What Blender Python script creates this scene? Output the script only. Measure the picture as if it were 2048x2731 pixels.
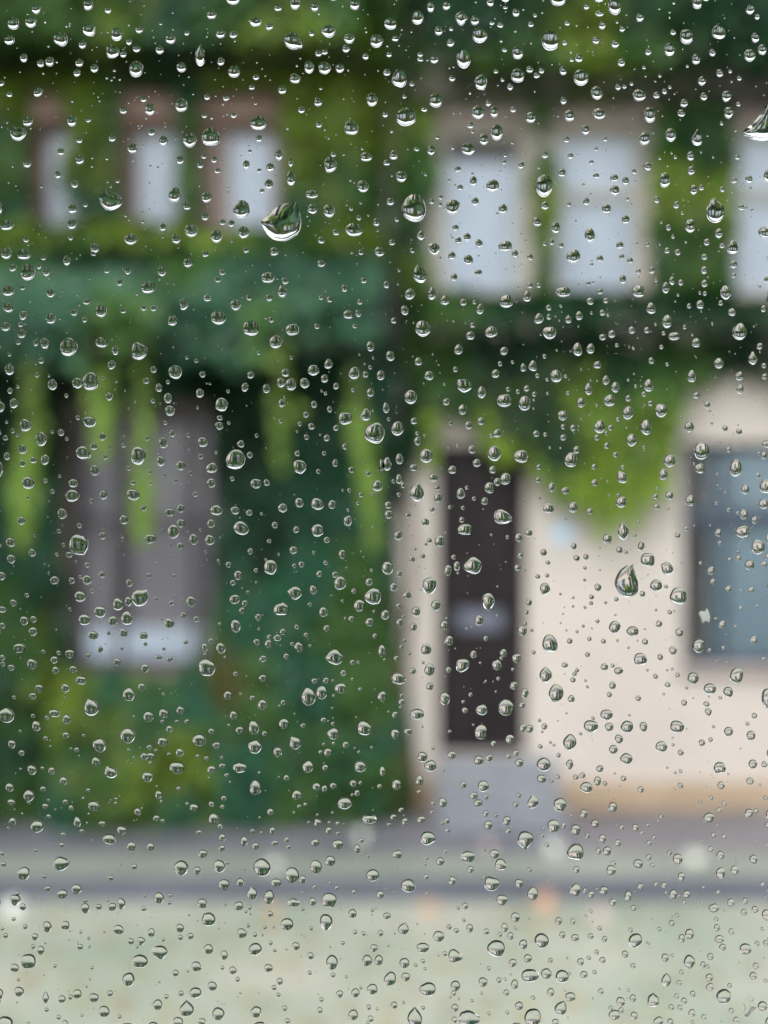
import bpy, math, random
import numpy as np

for o in list(bpy.data.objects):
    bpy.data.objects.remove(o)
scene = bpy.context.scene
col = scene.collection
rng = np.random.default_rng(7)
R = math.radians

# ------------------------------------------------------------------ camera, sky, sun, exposure
EYE = 2.96                 # eye height above the road, metres
FACADE = 12.6              # distance to the house fronts
PANE = 0.20                # distance to the outer face of the window glass
LENS = 31.13               # mm on a 24 mm high frame
cam_data = bpy.data.cameras.new("camera")
cam = bpy.data.objects.new("camera", cam_data)
col.objects.link(cam)
cam.location = (0, 0, EYE)
cam.rotation_euler = (R(90), 0, 0)
cam_data.sensor_fit = 'VERTICAL'
cam_data.sensor_height = 24
cam_data.lens = LENS
cam_data.clip_start = 0.01
cam_data.clip_end = 3000
cam_data.dof.use_dof = True
cam_data.dof.focus_distance = PANE + 0.0004
cam_data.dof.aperture_fstop = 7.4
scene.camera = cam

SUN_EL, SUN_AZ = 52, 205   # overcast: a broad soft sun behind the viewer
world = bpy.data.worlds.new("World")
scene.world = world
world.use_nodes = True
wt = world.node_tree
wt.nodes.clear()
sky = wt.nodes.new("ShaderNodeTexSky")
sky.sky_type = 'NISHITA'
sky.sun_disc = False
sky.sun_elevation = R(SUN_EL)
sky.sun_rotation = R(SUN_AZ)
sky.air_density = 1.0
sky.dust_density = 4.0
sky.ozone_density = 1.0
hsv = wt.nodes.new("ShaderNodeHueSaturation")      # cloud cover greys the blue
hsv.inputs['Saturation'].default_value = 0.42
bgn = wt.nodes.new("ShaderNodeBackground")
bgn.inputs['Strength'].default_value = 0.15
wo = wt.nodes.new("ShaderNodeOutputWorld")
wt.links.new(sky.outputs['Color'], hsv.inputs['Color'])
cloud = wt.nodes.new("ShaderNodeMixRGB")           # even cloud layer all round
cloud.inputs['Fac'].default_value = 0.70
cloud.inputs['Color2'].default_value = (6.75, 6.95, 7.05, 1)
wt.links.new(hsv.outputs['Color'], cloud.inputs['Color1'])
wt.links.new(cloud.outputs['Color'], bgn.inputs['Color'])
wt.links.new(bgn.outputs['Background'], wo.inputs['Surface'])

sun_data = bpy.data.lights.new("sun", 'SUN')
sun_data.energy = 0.5
sun_data.angle = R(25)
sun_data.color = (1.0, 0.96, 0.9)
sun = bpy.data.objects.new("sun", sun_data)
col.objects.link(sun)
# SUN_AZ is measured like the sky's rotation: clockwise from +Y seen from above
sun.rotation_euler = (R(90 - SUN_EL), 0, R(180 - SUN_AZ))
sun.location = (0, -5, 30)

vs = scene.view_settings
vs.view_transform = 'Standard'
vs.look = 'None'
vs.gamma = 1.0
vs.use_curve_mapping = False
vs.exposure = 1.15
cy = scene.cycles
cy.use_denoising = True
cy.max_bounces = 14
cy.transmission_bounces = 14
cy.glossy_bounces = 6
cy.diffuse_bounces = 3
cy.transparent_max_bounces = 12
cy.caustics_refractive = True
cy.sample_clamp_indirect = 8.0
cy.use_adaptive_sampling = False

# ------------------------------------------------------------------ helpers
def tag(o, label=None, cat=None, group=None, kind=None):
    if label: o["label"] = label
    if cat: o["category"] = cat
    if group: o["group"] = group
    if kind: o["kind"] = kind
    return o

def empty(name, loc=(0, 0, 0)):
    o = bpy.data.objects.new(name, None)
    o.location = loc
    o.empty_display_size = 0.2
    col.objects.link(o)
    return o

def link(name, me, mat, parent=None, loc=None):
    o = bpy.data.objects.new(name, me)
    if mat is not None and not me.materials:
        me.materials.append(mat)
    col.objects.link(o)
    if parent is not None:
        o.parent = parent
        p = parent
        off = [0, 0, 0]
        while p is not None:                    # parents are never rotated: undo their offsets
            off = [off[k] + p.location[k] for k in range(3)]
            p = p.parent
        base = loc or (0, 0, 0)
        o.location = [base[k] - off[k] for k in range(3)]
    elif loc is not None:
        o.location = loc
    return o

class MB:
    """collects shapes of ONE part, in world metres"""
    def __init__(self):
        self.v, self.f = [], []
    def add(self, vs, fs):
        n = len(self.v)
        self.v += [tuple(p) for p in vs]
        self.f += [tuple(i + n for i in f) for f in fs]
        return self
    def box(self, x0, x1, y0, y1, z0, z1, bevel=0.0):
        b = min(bevel, (x1-x0)/3, (y1-y0)/3, (z1-z0)/3)
        if b <= 0:
            vs = [(x, y, z) for x in (x0, x1) for y in (y0, y1) for z in (z0, z1)]
            fs = [(0,1,3,2), (4,6,7,5), (0,4,5,1), (2,3,7,6), (0,2,6,4), (1,5,7,3)]
            return self.add(vs, fs)
        # chamfer the four edges round the y axis and the front face's rim
        def ring(y, i):
            a0, a1, c0, c1 = x0+i, x1-i, z0+i, z1-i
            return [(a0+b,y,c0),(a1-b,y,c0),(a1,y,c0+b),(a1,y,c1-b),(a1-b,y,c1),(a0+b,y,c1),(a0,y,c1-b),(a0,y,c0+b)]
        rs = [ring(y0, b), ring(y0+b, 0), ring(y1, 0)]
        vs = [p for r in rs for p in r]
        fs = [tuple(range(8)), tuple(reversed(range(16, 24)))]
        for k in range(2):
            for i in range(8):
                j = (i+1) % 8
                fs.append((k*8+i, k*8+8+i, k*8+8+j, k*8+j))
        return self.add(vs, fs)
    def tube(self, pts, rad, seg=8):
        pts = [np.array(p, float) for p in pts]
        if not hasattr(rad, '__len__'): rad = [rad]*len(pts)
        vs, fs = [], []
        for i, p in enumerate(pts):
            d = pts[min(i+1, len(pts)-1)] - pts[max(i-1, 0)]
            d /= np.linalg.norm(d)
            u = np.cross(d, (0.31, 0.17, 0.93) if abs(d[2]) < 0.9 else (1, 0, 0)); u /= np.linalg.norm(u)
            w = np.cross(d, u)
            for k in range(seg):
                t = 2*math.pi*k/seg
                vs.append(p + rad[i]*(u*math.cos(t) + w*math.sin(t)))
        for i in range(len(pts)-1):
            for k in range(seg):
                k2 = (k+1) % seg
                fs.append((i*seg+k, i*seg+k2, (i+1)*seg+k2, (i+1)*seg+k))
        fs.append(tuple(reversed(range(seg))))
        fs.append(tuple(range((len(pts)-1)*seg, len(pts)*seg)))
        return self.add(vs, fs)
    def build(self, name, mat, parent=None, smooth=False):
        me = bpy.data.meshes.new(name)
        me.from_pydata([tuple(map(float, p)) for p in self.v], [], self.f)
        if smooth:
            me.polygons.foreach_set('use_smooth', [True]*len(me.polygons))
        me.update()
        return link(name, me, mat, parent)

def lattice(seed, n=64):
    return np.random.default_rng(seed).random((n, n))
_lat = [lattice(s) for s in range(40)]
def vnoise(x, z, scale, seed):
    """smooth value noise in 0..1 over a plane"""
    L = _lat[seed % 40]
    n = L.shape[0]
    u, w = np.asarray(x)/scale + 100.3, np.asarray(z)/scale + 57.7
    i, j = np.floor(u).astype(int), np.floor(w).astype(int)
    fu, fw = u-i, w-j
    fu, fw = fu*fu*(3-2*fu), fw*fw*(3-2*fw)
    a = L[i % n, j % n]; b = L[(i+1) % n, j % n]; c = L[i % n, (j+1) % n]; d = L[(i+1) % n, (j+1) % n]
    return (a*(1-fu)+b*fu)*(1-fw) + (c*(1-fu)+d*fu)*fw
def fbm(x, z, scale, seed):
    return 0.55*vnoise(x, z, scale, seed) + 0.3*vnoise(x, z, scale*0.47, seed+1) + 0.15*vnoise(x, z, scale*0.21, seed+2)

# ------------------------------------------------------------------ materials
def new_mat(name):
    m = bpy.data.materials.new(name)
    m.use_nodes = True
    nt = m.node_tree
    return m, nt, nt.nodes.get('Principled BSDF'), nt.nodes.get('Material Output')

def plain(name, c1, c2=None, rough=0.7, scale=3.0, bump=0.0, bscale=40.0, spec=0.5, metallic=0.0, detail=6):
    """two tones mixed by noise in object metres, with fine relief"""
    m, nt, bsdf, out = new_mat(name)
    c2 = c2 or tuple(min(1, 1.25*v) for v in c1)
    tc = nt.nodes.new('ShaderNodeTexCoord')
    nz = nt.nodes.new('ShaderNodeTexNoise')
    nz.inputs['Scale'].default_value = scale
    nz.inputs['Detail'].default_value = detail
    nz.inputs['Roughness'].default_value = 0.6
    cr = nt.nodes.new('ShaderNodeValToRGB')
    cr.color_ramp.elements[0].position = 0.32
    cr.color_ramp.elements[1].position = 0.68
    cr.color_ramp.elements[0].color = (*c1, 1)
    cr.color_ramp.elements[1].color = (*c2, 1)
    nt.links.new(tc.outputs['Object'], nz.inputs['Vector'])
    nt.links.new(nz.outputs['Fac'], cr.inputs['Fac'])
    nt.links.new(cr.outputs['Color'], bsdf.inputs['Base Color'])
    bsdf.inputs['Roughness'].default_value = rough
    bsdf.inputs['Specular IOR Level'].default_value = spec
    bsdf.inputs['Metallic'].default_value = metallic
    if bump:
        nb = nt.nodes.new('ShaderNodeTexNoise')
        nb.inputs['Scale'].default_value = bscale
        nb.inputs['Detail'].default_value = 4
        bp = nt.nodes.new('ShaderNodeBump')
        bp.inputs['Strength'].default_value = bump
        bp.inputs['Distance'].default_value = 0.01
        nt.links.new(tc.outputs['Object'], nb.inputs['Vector'])
        nt.links.new(nb.outputs['Fac'], bp.inputs['Height'])
        nt.links.new(bp.outputs['Normal'], bsdf.inputs['Normal'])
    return m

def leaf_material(name, transl=0.28, rough=0.42):
    m, nt, bsdf, out = new_mat(name)
    at = nt.nodes.new('ShaderNodeAttribute'); at.attribute_name = 'tint'
    bsdf.inputs['Roughness'].default_value = rough
    bsdf.inputs['Specular IOR Level'].default_value = 0.3
    nt.links.new(at.outputs['Color'], bsdf.inputs['Base Color'])
    tr = nt.nodes.new('ShaderNodeBsdfTranslucent')
    hs = nt.nodes.new('ShaderNodeHueSaturation'); hs.inputs['Value'].default_value = 1.5; hs.inputs['Hue'].default_value = 0.485
    nt.links.new(at.outputs['Color'], hs.inputs['Color'])
    nt.links.new(hs.outputs['Color'], tr.inputs['Color'])
    mx = nt.nodes.new('ShaderNodeMixShader'); mx.inputs['Fac'].default_value = transl
    nt.links.new(bsdf.outputs[0], mx.inputs[1]); nt.links.new(tr.outputs[0], mx.inputs[2])
    nt.links.new(mx.outputs[0], out.inputs['Surface'])
    return m

def thin_glass(name, ior=1.5, tint=(0.93, 0.96, 0.98)):
    m, nt, bsdf, out = new_mat(name)
    nt.nodes.remove(bsdf)
    t = nt.nodes.new('ShaderNodeBsdfTransparent'); t.inputs['Color'].default_value = (*tint, 1)
    g = nt.nodes.new('ShaderNodeBsdfGlossy'); g.inputs['Roughness'].default_value = 0.0
    f = nt.nodes.new('ShaderNodeFresnel'); f.inputs['IOR'].default_value = ior
    x = nt.nodes.new('ShaderNodeMixShader')
    nt.links.new(f.outputs[0], x.inputs[0]); nt.links.new(t.outputs[0], x.inputs[1]); nt.links.new(g.outputs[0], x.inputs[2])
    nt.links.new(x.outputs[0], out.inputs['Surface'])
    return m

def clear(name, ior, color=(1, 1, 1)):
    m, nt, bsdf, out = new_mat(name)
    nt.nodes.remove(bsdf)
    g = nt.nodes.new('ShaderNodeBsdfGlass')
    g.inputs['Roughness'].default_value = 0.0
    g.inputs['IOR'].default_value = ior
    g.inputs['Color'].default_value = (*color, 1)
    nt.links.new(g.outputs[0], out.inputs['Surface'])
    return m

def thin_matter(name):
    m, nt, bsdf, out = new_mat(name)
    bsdf.inputs['Base Color'].default_value = (0.8, 0.8, 0.77, 1)
    tr = nt.nodes.new('ShaderNodeBsdfTranslucent'); tr.inputs['Color'].default_value = (1, 1, 0.97, 1)
    mx = nt.nodes.new('ShaderNodeMixShader'); mx.inputs['Fac'].default_value = 0.85
    nt.links.new(bsdf.outputs[0], mx.inputs[1]); nt.links.new(tr.outputs[0], mx.inputs[2])
    nt.links.new(mx.outputs[0], out.inputs['Surface'])
    return m

M = dict(
    road=plain('road_stone', (0.26, 0.31, 0.245), (0.43, 0.415, 0.355), rough=0.35, scale=0.8, bump=0.35, bscale=14, detail=8),
    pavement=plain('pavement_asphalt', (0.10, 0.098, 0.122), (0.20, 0.195, 0.225), rough=0.4, scale=0.8, bump=0.25, bscale=60),
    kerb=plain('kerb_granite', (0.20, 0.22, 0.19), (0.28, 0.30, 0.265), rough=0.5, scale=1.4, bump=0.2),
    kerb_face=plain('kerb_face_granite_shaded', (0.075, 0.08, 0.11), (0.11, 0.115, 0.15), rough=0.6, scale=2.0, bump=0.2),  # same granite, with the upright face's shade put into its colour
    asphalt=plain('wet_dark_asphalt', (0.035, 0.036, 0.04), (0.06, 0.06, 0.064), rough=0.4, scale=1.5, bump=0.2),
    ground=plain('ground_soil', (0.10, 0.10, 0.08), (0.16, 0.15, 0.12), rough=0.9, scale=0.2),
    cream=plain('cream_render', (0.52, 0.46, 0.42), (0.60, 0.535, 0.485), rough=0.85, scale=0.9, bump=0.3, bscale=90),
    ochre=plain('ochre_wall', (0.13, 0.11, 0.09), (0.19, 0.155, 0.12), rough=0.85, scale=1.2, bump=0.3, bscale=60),
    plinth=plain('tan_plinth', (0.36, 0.26, 0.175), (0.44, 0.33, 0.23), rough=0.8, scale=1.5, bump=0.25, bscale=50),
    step=plain('step_stone', (0.17, 0.18, 0.21), (0.26, 0.27, 0.30), rough=0.55, scale=2.0, bump=0.2, bscale=50),
    door=plain('door_dark_wood', (0.011, 0.008, 0.010), (0.026, 0.018, 0.021), rough=0.5, scale=5.0, spec=0.25),
    plate=plain('door_plate_metal', (0.13, 0.14, 0.19), (0.18, 0.19, 0.25), rough=0.4, scale=8),
    sign=plain('pale_blue_enamel', (0.45, 0.62, 0.82), (0.52, 0.68, 0.86), rough=0.3, scale=8),
    frame_cream=plain('window_frame_cream', (0.50, 0.47, 0.40), (0.60, 0.56, 0.49), rough=0.6, scale=5),
    frame_brown=plain('window_frame_brown', (0.23, 0.145, 0.11), (0.31, 0.20, 0.16), rough=0.6, scale=3),
    frame_grey=plain('window_frame_grey', (0.07, 0.06, 0.075), (0.11, 0.085, 0.10), rough=0.55, scale=4),
    frame_blue=plain('window_frame_blue', (0.035, 0.05, 0.08), (0.06, 0.08, 0.12), rough=0.5, scale=4),
    stone_trim=plain('lintel_stone', (0.30, 0.24, 0.22), (0.40, 0.33, 0.30), rough=0.8, scale=3),
    dark=plain('dark_room', (0.02, 0.02, 0.022), (0.03, 0.03, 0.03), rough=0.9, scale=2),
    curtain=plain('white_curtain', (0.76, 0.83, 0.93), (0.82, 0.88, 0.95), rough=0.9, scale=6),
    curtain_grey=plain('grey_curtain', (0.34, 0.32, 0.36), (0.44, 0.40, 0.43), rough=0.9, scale=3),
    curtain_blue=plain('blue_grey_curtain', (0.30, 0.42, 0.49), (0.46, 0.57, 0.64), rough=0.9, scale=1.6),
    roof=plain('roof_slate', (0.07, 0.06, 0.06), (0.12, 0.10, 0.10), rough=0.6, scale=2.0, bump=0.4, bscale=12),
    wood=plain('canopy_wood', (0.05, 0.04, 0.03), (0.08, 0.06, 0.045), rough=0.8, scale=4),
    metal=plain('drainpipe_metal', (0.03, 0.035, 0.035), (0.05, 0.055, 0.05), rough=0.45, scale=4, metallic=0.3),
    stem=plain('woody_stem', (0.07, 0.05, 0.03), (0.11, 0.08, 0.05), rough=0.9, scale=12),
    leaf=leaf_material('ivy_leaf'),
    shrub=leaf_material('shrub_leaf', 0.3, 0.4),
    dead=leaf_material('fallen_leaf', 0.1, 0.25),
    pane=thin_glass('house_window_glass', 1.5, (0.97, 0.985, 1.0)),
    glass=clear('window_glass', 1.5, (0.985, 0.995, 0.99)),
    water=clear('rain_water', 1.333),
    room=plain('room_paint', (0.05, 0.05, 0.05), (0.07, 0.07, 0.068), rough=0.9, scale=2),
    own_frame=plain('own_window_frame', (0.05, 0.05, 0.05), (0.07, 0.07, 0.07), rough=0.5, scale=6),
    fleck=thin_matter('white_fleck'),
)

# ------------------------------------------------------------------ ground
def slab(name, x0, x1, y0, y1, z0, z1, mat):
    return tag(MB().box(x0, x1, y0, y1, z0, z1).build(name, mat), kind='structure')
g = MB().add([(-800, -800, -0.03), (800, -800, -0.03), (800, 800, -0.03), (-800, 800, -0.03)], [(0, 1, 2, 3)]).build('ground', M['ground'])
tag(g, kind='structure')
slab('road', -60, 60, 2.6, 10.10, -0.025, 0.0, M['road'])
k = slab('kerb', -60, 60, 10.215, 10.90, -0.02, 0.155, M['kerb'])
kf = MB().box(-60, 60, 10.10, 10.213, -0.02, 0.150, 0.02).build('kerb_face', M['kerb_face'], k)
slab('pavement', -60, 60, 10.902, FACADE + 0.2, -0.02, 0.13, M['pavement'])
slab('near_pavement', -60, 60, 0.30, 2.597, -0.02, 0.12, M['asphalt'])

# ------------------------------------------------------------------ houses across the street
def wall_with_openings(name, x0, x1, z0, z1, y, openings, mat, parent, depth=0.35, thick=0.9):
    """front face cut by openings, with their reveals; closed at the back"""
    xs = sorted({x0, x1} | {round(v, 4) for o in openings for v in o[:2]})
    zs = sorted({z0, z1} | {round(v, 4) for o in openings for v in o[2:4]})
    b = MB()
    idx = {}
    for i, x in enumerate(xs):
        for j, z in enumerate(zs):
            idx[i, j] = len(b.v); b.v.append((x, y, z))
    def opened(cx, cz):
        return any(o[0] < cx < o[1] and o[2] < cz < o[3] for o in openings)
    for i in range(len(xs)-1):
        for j in range(len(zs)-1):
            if not opened((xs[i]+xs[i+1])/2, (zs[j]+zs[j+1])/2):
                b.f.append((idx[i, j], idx[i+1, j], idx[i+1, j+1], idx[i, j+1]))
    for (a, c, d, e) in [o[:4] for o in openings]:
        p = [(a, y, d), (c, y, d), (c, y, e), (a, y, e)]
        q = [(u, y+thick-0.1, w) for u, _, w in p]
        b.add(p+q, [(0, 4, 5, 1), (1, 5, 6, 2), (2, 6, 7, 3), (3, 7, 4, 0), (4, 7, 6, 5)])
    yb = y+thick
    b.add([(x0, y, z0), (x1, y, z0), (x1, y, z1), (x0, y, z1), (x0, yb, z0), (x1, yb, z0), (x1, yb, z1), (x0, yb, z1)],
          [(0, 3, 7, 4), (1, 5, 6, 2), (3, 2, 6, 7), (0, 4, 5, 1), (4, 7, 6, 5)])
    return b.build(name, mat, parent)

def curtain(parent, x0, x1, z0, z1, y, mat, name='curtain', folds=0.055, amp=0.014, gap=None):
    """hanging cloth with folds"""
    b = MB()
    spans = [(x0, x1)] if gap is None else [(x0, gap[0]), (gap[1], x1)]
    for (a, c) in spans:
        n = max(6, int((c-a)/0.012))
        base = len(b.v)
        for i in range(n+1):
            x = a + (c-a)*i/n
            ph = 2*math.pi*x/folds + 1.3*math.sin(7*x)
            for z, k in ((z0, 1.2), ((z0+z1)/2, 1.0), (z1, 0.7)):
                b.v.append((x, y + amp*k*math.sin(ph + 0.4*k), z))
        for i in range(n):
            for j in range(2):
                p = base + i*3 + j
                b.f.append((p, p+3, p+4, p+1))
    return b.build(name, mat, parent, smooth=True)

def window(parent, x0, x1, z0, z1, y, fmat, cmat, bars_x=(), bars_z=(), fw=0.06, setback=0.10, lintel=None, sill=True, gap=None, ctop=None, name='window', bh=0.035):
    b = MB()
    ya, yb = y+setback, y+setback+0.06
    e = 0.002
    b.box(x0+e, x0+fw, ya, yb, z0+e, z1-e, 0.008).box(x1-fw, x1-e, ya, yb, z0+e, z1-e, 0.008)
    b.box(x0+fw+e, x1-fw-e, ya+.002, yb, z0+e, z0+fw, 0.008).box(x0+fw+e, x1-fw-e, ya+.002, yb, z1-fw, z1-e, 0.008)
    for bx in bars_x:
        b.box(bx-0.03, bx+0.03, ya+.004, yb-.004, z0+fw+e, z1-fw-e, 0.006)
    for bz in bars_z:
        b.box(x0+fw+e, x1-fw-e, ya-.010, yb+.002, bz-bh, bz+bh, 0.006)
    w = b.build(name, fmat, parent)
    xs = [x0+fw] + list(bars_x) + [x1-fw]
    zs = [z0+fw] + list(bars_z) + [z1-fw]
    for i in range(len(xs)-1):
        for j in range(len(zs)-1):
            a, c, d, f = xs[i]+.004, xs[i+1]-.004, zs[j]+.004, zs[j+1]-.004
            yy = ya+0.03
            MB().add([(a, yy, d), (c, yy, d), (c, yy, f), (a, yy, f)], [(0, 1, 2, 3)]).build('pane', M['pane'], w)
    if cmat is not None:
        curtain(w, x0+0.02, x1-0.02, z0+0.01, (ctop or z1)-0.015, yb+0.05, cmat, gap=gap)
    if lintel:
        MB().box(x0-0.08, x1+0.08, y-0.05, y+0.001+setback, z1+0.003, z1+lintel, 0.015).build('lintel', M['frame_brown'] if fmat is M['frame_brown'] else M['stone_trim'], w)
    if sill:
        MB().box(x0-0.06, x1+0.06, y-0.09, y+setback-0.002, z0-0.06, z0-0.003, 0.012).build('sill', M['stone_trim'], w)
    return w

Y = FACADE
# --- the overgrown house with the canopy
LEFT_UP = [(-3.31, -2.72), (-2.44, -1.86), (-1.68, -0.98)]
LEFT_FAR = [(-5.6 - 1.0*i - (0.5 if i > 2 else 0), -5.0 - 1.0*i - (0.5 if i > 2 else 0)) for i in range(6)]
lh = empty('ivy_house', (-6, Y, 0.13))
tag(lh, 'ivy clad house with brown framed upper windows and leafy canopy', 'house')
op = [(a, c, 5.53, 6.66) for a, c in LEFT_UP + LEFT_FAR] + [(-2.98, -1.557, 1.45, 3.91)] + [(-6.6, -5.2, 1.45, 3.91), (-10.4, -9.0, 1.45, 3.91)]
wall_with_openings('wall', -13.5, 0.137, 0.10, 8.15, Y, op, M['ochre'], lh)
for i, (a, c) in enumerate(LEFT_UP + LEFT_FAR):
    window(lh, a, c, 5.53, 6.66, Y, M['frame_brown'], M['curtain'], fw=0.075, lintel=0.26)
MB().box(-1.60, -1.48, Y+0.10-0.02, Y+0.128, 5.61, 6.58, 0.01).build('shutter', M['stone_trim'], lh)
gw = window(lh, -2.98, -1.557, 1.45, 3.91, Y, M['frame_grey'], M['curtain_grey'], bars_x=(-2.52, -1.80), bars_z=(2.86,), fw=0.10, gap=(-2.60, -2.44))
curtain(gw, -2.86, -1.66, 1.48, 1.86, Y+0.145, M['curtain'], name='half_curtain')
for a in (-6.6, -10.4):
    window(lh, a, a+1.4, 1.45, 3.91, Y, M['frame_grey'], M['curtain_grey'], bars_x=(a+0.7,), bars_z=(2.86,), fw=0.10)
b = MB()
b.add([(-13.6, Y-0.45, 8.10), (0.05, Y-0.45, 8.10), (0.05, Y+4.5, 9.3), (-13.6, Y+4.5, 9.3),
       (-13.6, Y-0.45, 8.23), (0.05, Y-0.45, 8.23), (0.05, Y+4.5, 9.45), (-13.6, Y+4.5, 9.45)],
      [(0, 1, 2, 3), (4, 7, 6, 5), (0, 4, 5, 1), (1, 5, 6, 2), (2, 6, 7, 3), (3, 7, 4, 0)])
b.build('roof', M['roof'], lh)
b = MB()
b.add([(-8.2, Y-1.0, 4.36), (-0.12, Y-1.0, 4.36), (-0.12, Y-0.003, 5.22), (-8.2, Y-0.003, 5.22),
       (-8.2, Y-1.0, 4.42), (-0.12, Y-1.0, 4.42), (-0.12, Y-0.003, 5.28), (-8.2, Y-0.003, 5.28)],
      [(0, 1, 2, 3), (4, 7, 6, 5), (0, 4, 5, 1), (1, 5, 6, 2), (2, 6, 7, 3), (3, 7, 4, 0)])
cn = b.build('canopy', M['wood'], lh)
for x in np.arange(-8.0, 0, 1.13):
    MB().add([(x-.04, Y-0.95, 4.28), (x+.04, Y-0.95, 4.28), (x+.04, Y-0.004, 5.10), (x-.04, Y-0.004, 5.10),
              (x-.04, Y-0.95, 4.40), (x+.04, Y-0.95, 4.40), (x+.04, Y-0.004, 5.215), (x-.04, Y-0.004, 5.215)],
             [(0, 1, 2, 3), (0, 4, 5, 1), (1, 5, 6, 2), (2, 6, 7, 3), (3, 7, 4, 0)]).build('rafter', M['wood'], cn)
MB().tube([(0.04, Y-0.07, 8.05), (0.04, Y-0.07, 0.2)], 0.05, 10).build('drainpipe', M['metal'], lh, smooth=True)

# --- the cream house with the dark door
RIGHT_UP = [(0.507, 1.364), (1.605, 2.483), (3.296, 4.15)]
RIGHT_FAR = [(5.0 + 1.7*i - (0.6 if i % 2 else 0), 5.86 + 1.7*i - (0.6 if i % 2 else 0)) for i in range(5)]
rh = empty('cream_house', (6, Y, 0.13))
tag(rh, 'cream rendered house with dark front door and ivy over upper storey', 'house')
DX0, DX1, DZ0, DZ1 = 0.507, 1.35, 0.66, 3.60
op = [(a, c, 5.0, 6.62) for a, c in RIGHT_UP + RIGHT_FAR] + [(DX0, DX1, DZ0, DZ1), (2.835, 4.087, 1.493, 3.62), (5.6, 6.85, 1.493, 3.62), (8.6, 9.85, 1.493, 3.62)]
wall_with_openings('wall', 0.14, 13.5, 0.10, 8.15, Y, op, M['cream'], rh)
for i, (a, c) in enumerate(RIGHT_UP + RIGHT_FAR):
    window(rh, a, c, 5.0, 6.62, Y, M['frame_cream'], M['curtain'], bars_z=(6.0,) if i else (), fw=0.075, setback=0.12,
           lintel=0.20, ctop=6.36 if i == 0 else 6.62)
for a in (2.835, 5.6, 8.6):
    window(rh, a, a+1.252, 1.493, 3.62, Y, M['frame_blue'], M['curtain_blue'], bars_x=(a+0.42,), bars_z=(2.90,), fw=0.07, setback=0.14, bh=0.075,
           gap=(a+0.02, a+0.30) if a < 3 else None)
MB().box(0.142, DX0-0.03, Y-0.035, Y-0.003, 0.132, 0.405, 0.012).build('plinth', M['plinth'], rh)
MB().box(1.60, 13.5, Y-0.035, Y-0.003, 0.132, 0.405, 0.012).build('plinth', M['plinth'], rh)
d = MB().box(DX0+0.002, DX1-0.002, Y+0.12, Y+0.20, DZ0+0.002, DZ1-0.002).build('door', M['door'], rh)
for (a, c, e, f) in [(0.08, 0.37, 0.15, 0.95), (0.47, 0.76, 0.15, 0.95), (0.08, 0.37, 1.45, 2.15), (0.47, 0.76, 1.45, 2.15), (0.08, 0.76, 2.35, 2.80)]:
    MB().box(DX0+a, DX0+c, Y+0.095, Y+0.119, DZ0+e, DZ0+f, 0.02).build('panel', M['door'], d)
MB().box(0.70, 1.13, Y+0.09, Y+0.119, 1.83, 2.02, 0.012).build('letter_plate', M['plate'], d)
MB().tube([(1.27, Y+0.118, 1.72), (1.27, Y+0.06, 1.72), (1.20, Y+0.06, 1.72)], 0.012, 8).build('handle', M['metal'], d, smooth=True)
b = MB()
b.add([(0.03, Y-0.45, 8.12), (13.6, Y-0.45, 8.12), (13.6, Y+4.5, 9.4), (0.06, Y+4.5, 9.4),
       (0.06, Y-0.45, 8.26), (13.6, Y-0.45, 8.26), (13.6, Y+4.5, 9.55), (0.06, Y+4.5, 9.55)],
      [(0, 1, 2, 3), (4, 7, 6, 5), (0, 4, 5, 1), (1, 5, 6, 2), (2, 6, 7, 3), (3, 7, 4, 0)])
b.v[0] = (0.06, Y-0.45, 8.12)
b.build('roof', M['roof'], rh)

st = empty('doorstep', (1.05, Y-0.5, 0.13))
tag(st, 'grey stone doorsteps leading up to the dark front door', 'steps')
for i, (zt, yf) in enumerate([(0.306, Y-0.95), (0.483, Y-0.64), (0.655, Y-0.34)]):
    MB().box(0.50-0.02*(2-i), 1.58+0.02*(2-i), yf, Y-0.037, (0.132, 0.308, 0.485)[i], zt, 0.012).build('step', M['step'], st)
hs = MB().box(1.60, 1.78, Y-0.02, Y-0.003, 2.66, 2.84, 0.006).build('house_sign', M['sign'])
tag(hs, 'small pale blue plate fixed on the cream wall beside the door', 'sign')

# far neighbours closing the street to either side (seen only bent through the drops)
for nm, x0, x1, h, mt, lab in (('neighbour_house', -30, -13.7, 8.0, 'cream', 'plain cream house further along beyond the overgrown one'),
                               ('neighbour_house', 13.7, 30, 7.8, 'ochre', 'brown house further along beyond the cream one')):
    e = empty(nm, ((x0+x1)/2, Y, 0.13)); tag(e, lab, 'house')
    op = [(x0+1.2+2.6*i, x0+2.3+2.6*i, zz, zz+1.6) for i in range(6) for zz in (1.5, 5.2)]
    wall_with_openings('wall', x0, x1, 0.10, h, Y, op, M[mt], e)
    for o_ in op:
        window(e, *o_, Y, M['frame_cream'], M['curtain'], bars_z=(o_[2]+1.0,), sill=False)
    MB().add([(x0, Y-.4, h), (x1, Y-.4, h), (x1, Y+4.5, h+1.2), (x0, Y+4.5, h+1.2), (x0, Y-.4, h+.15), (x1, Y-.4, h+.15), (x1, Y+4.5, h+1.35), (x0, Y+4.5, h+1.35)],
             [(0, 1, 2, 3), (4, 7, 6, 5), (0, 4, 5, 1), (1, 5, 6, 2), (2, 6, 7, 3), (3, 7, 4, 0)]).build('roof', M['roof'], e)

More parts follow.
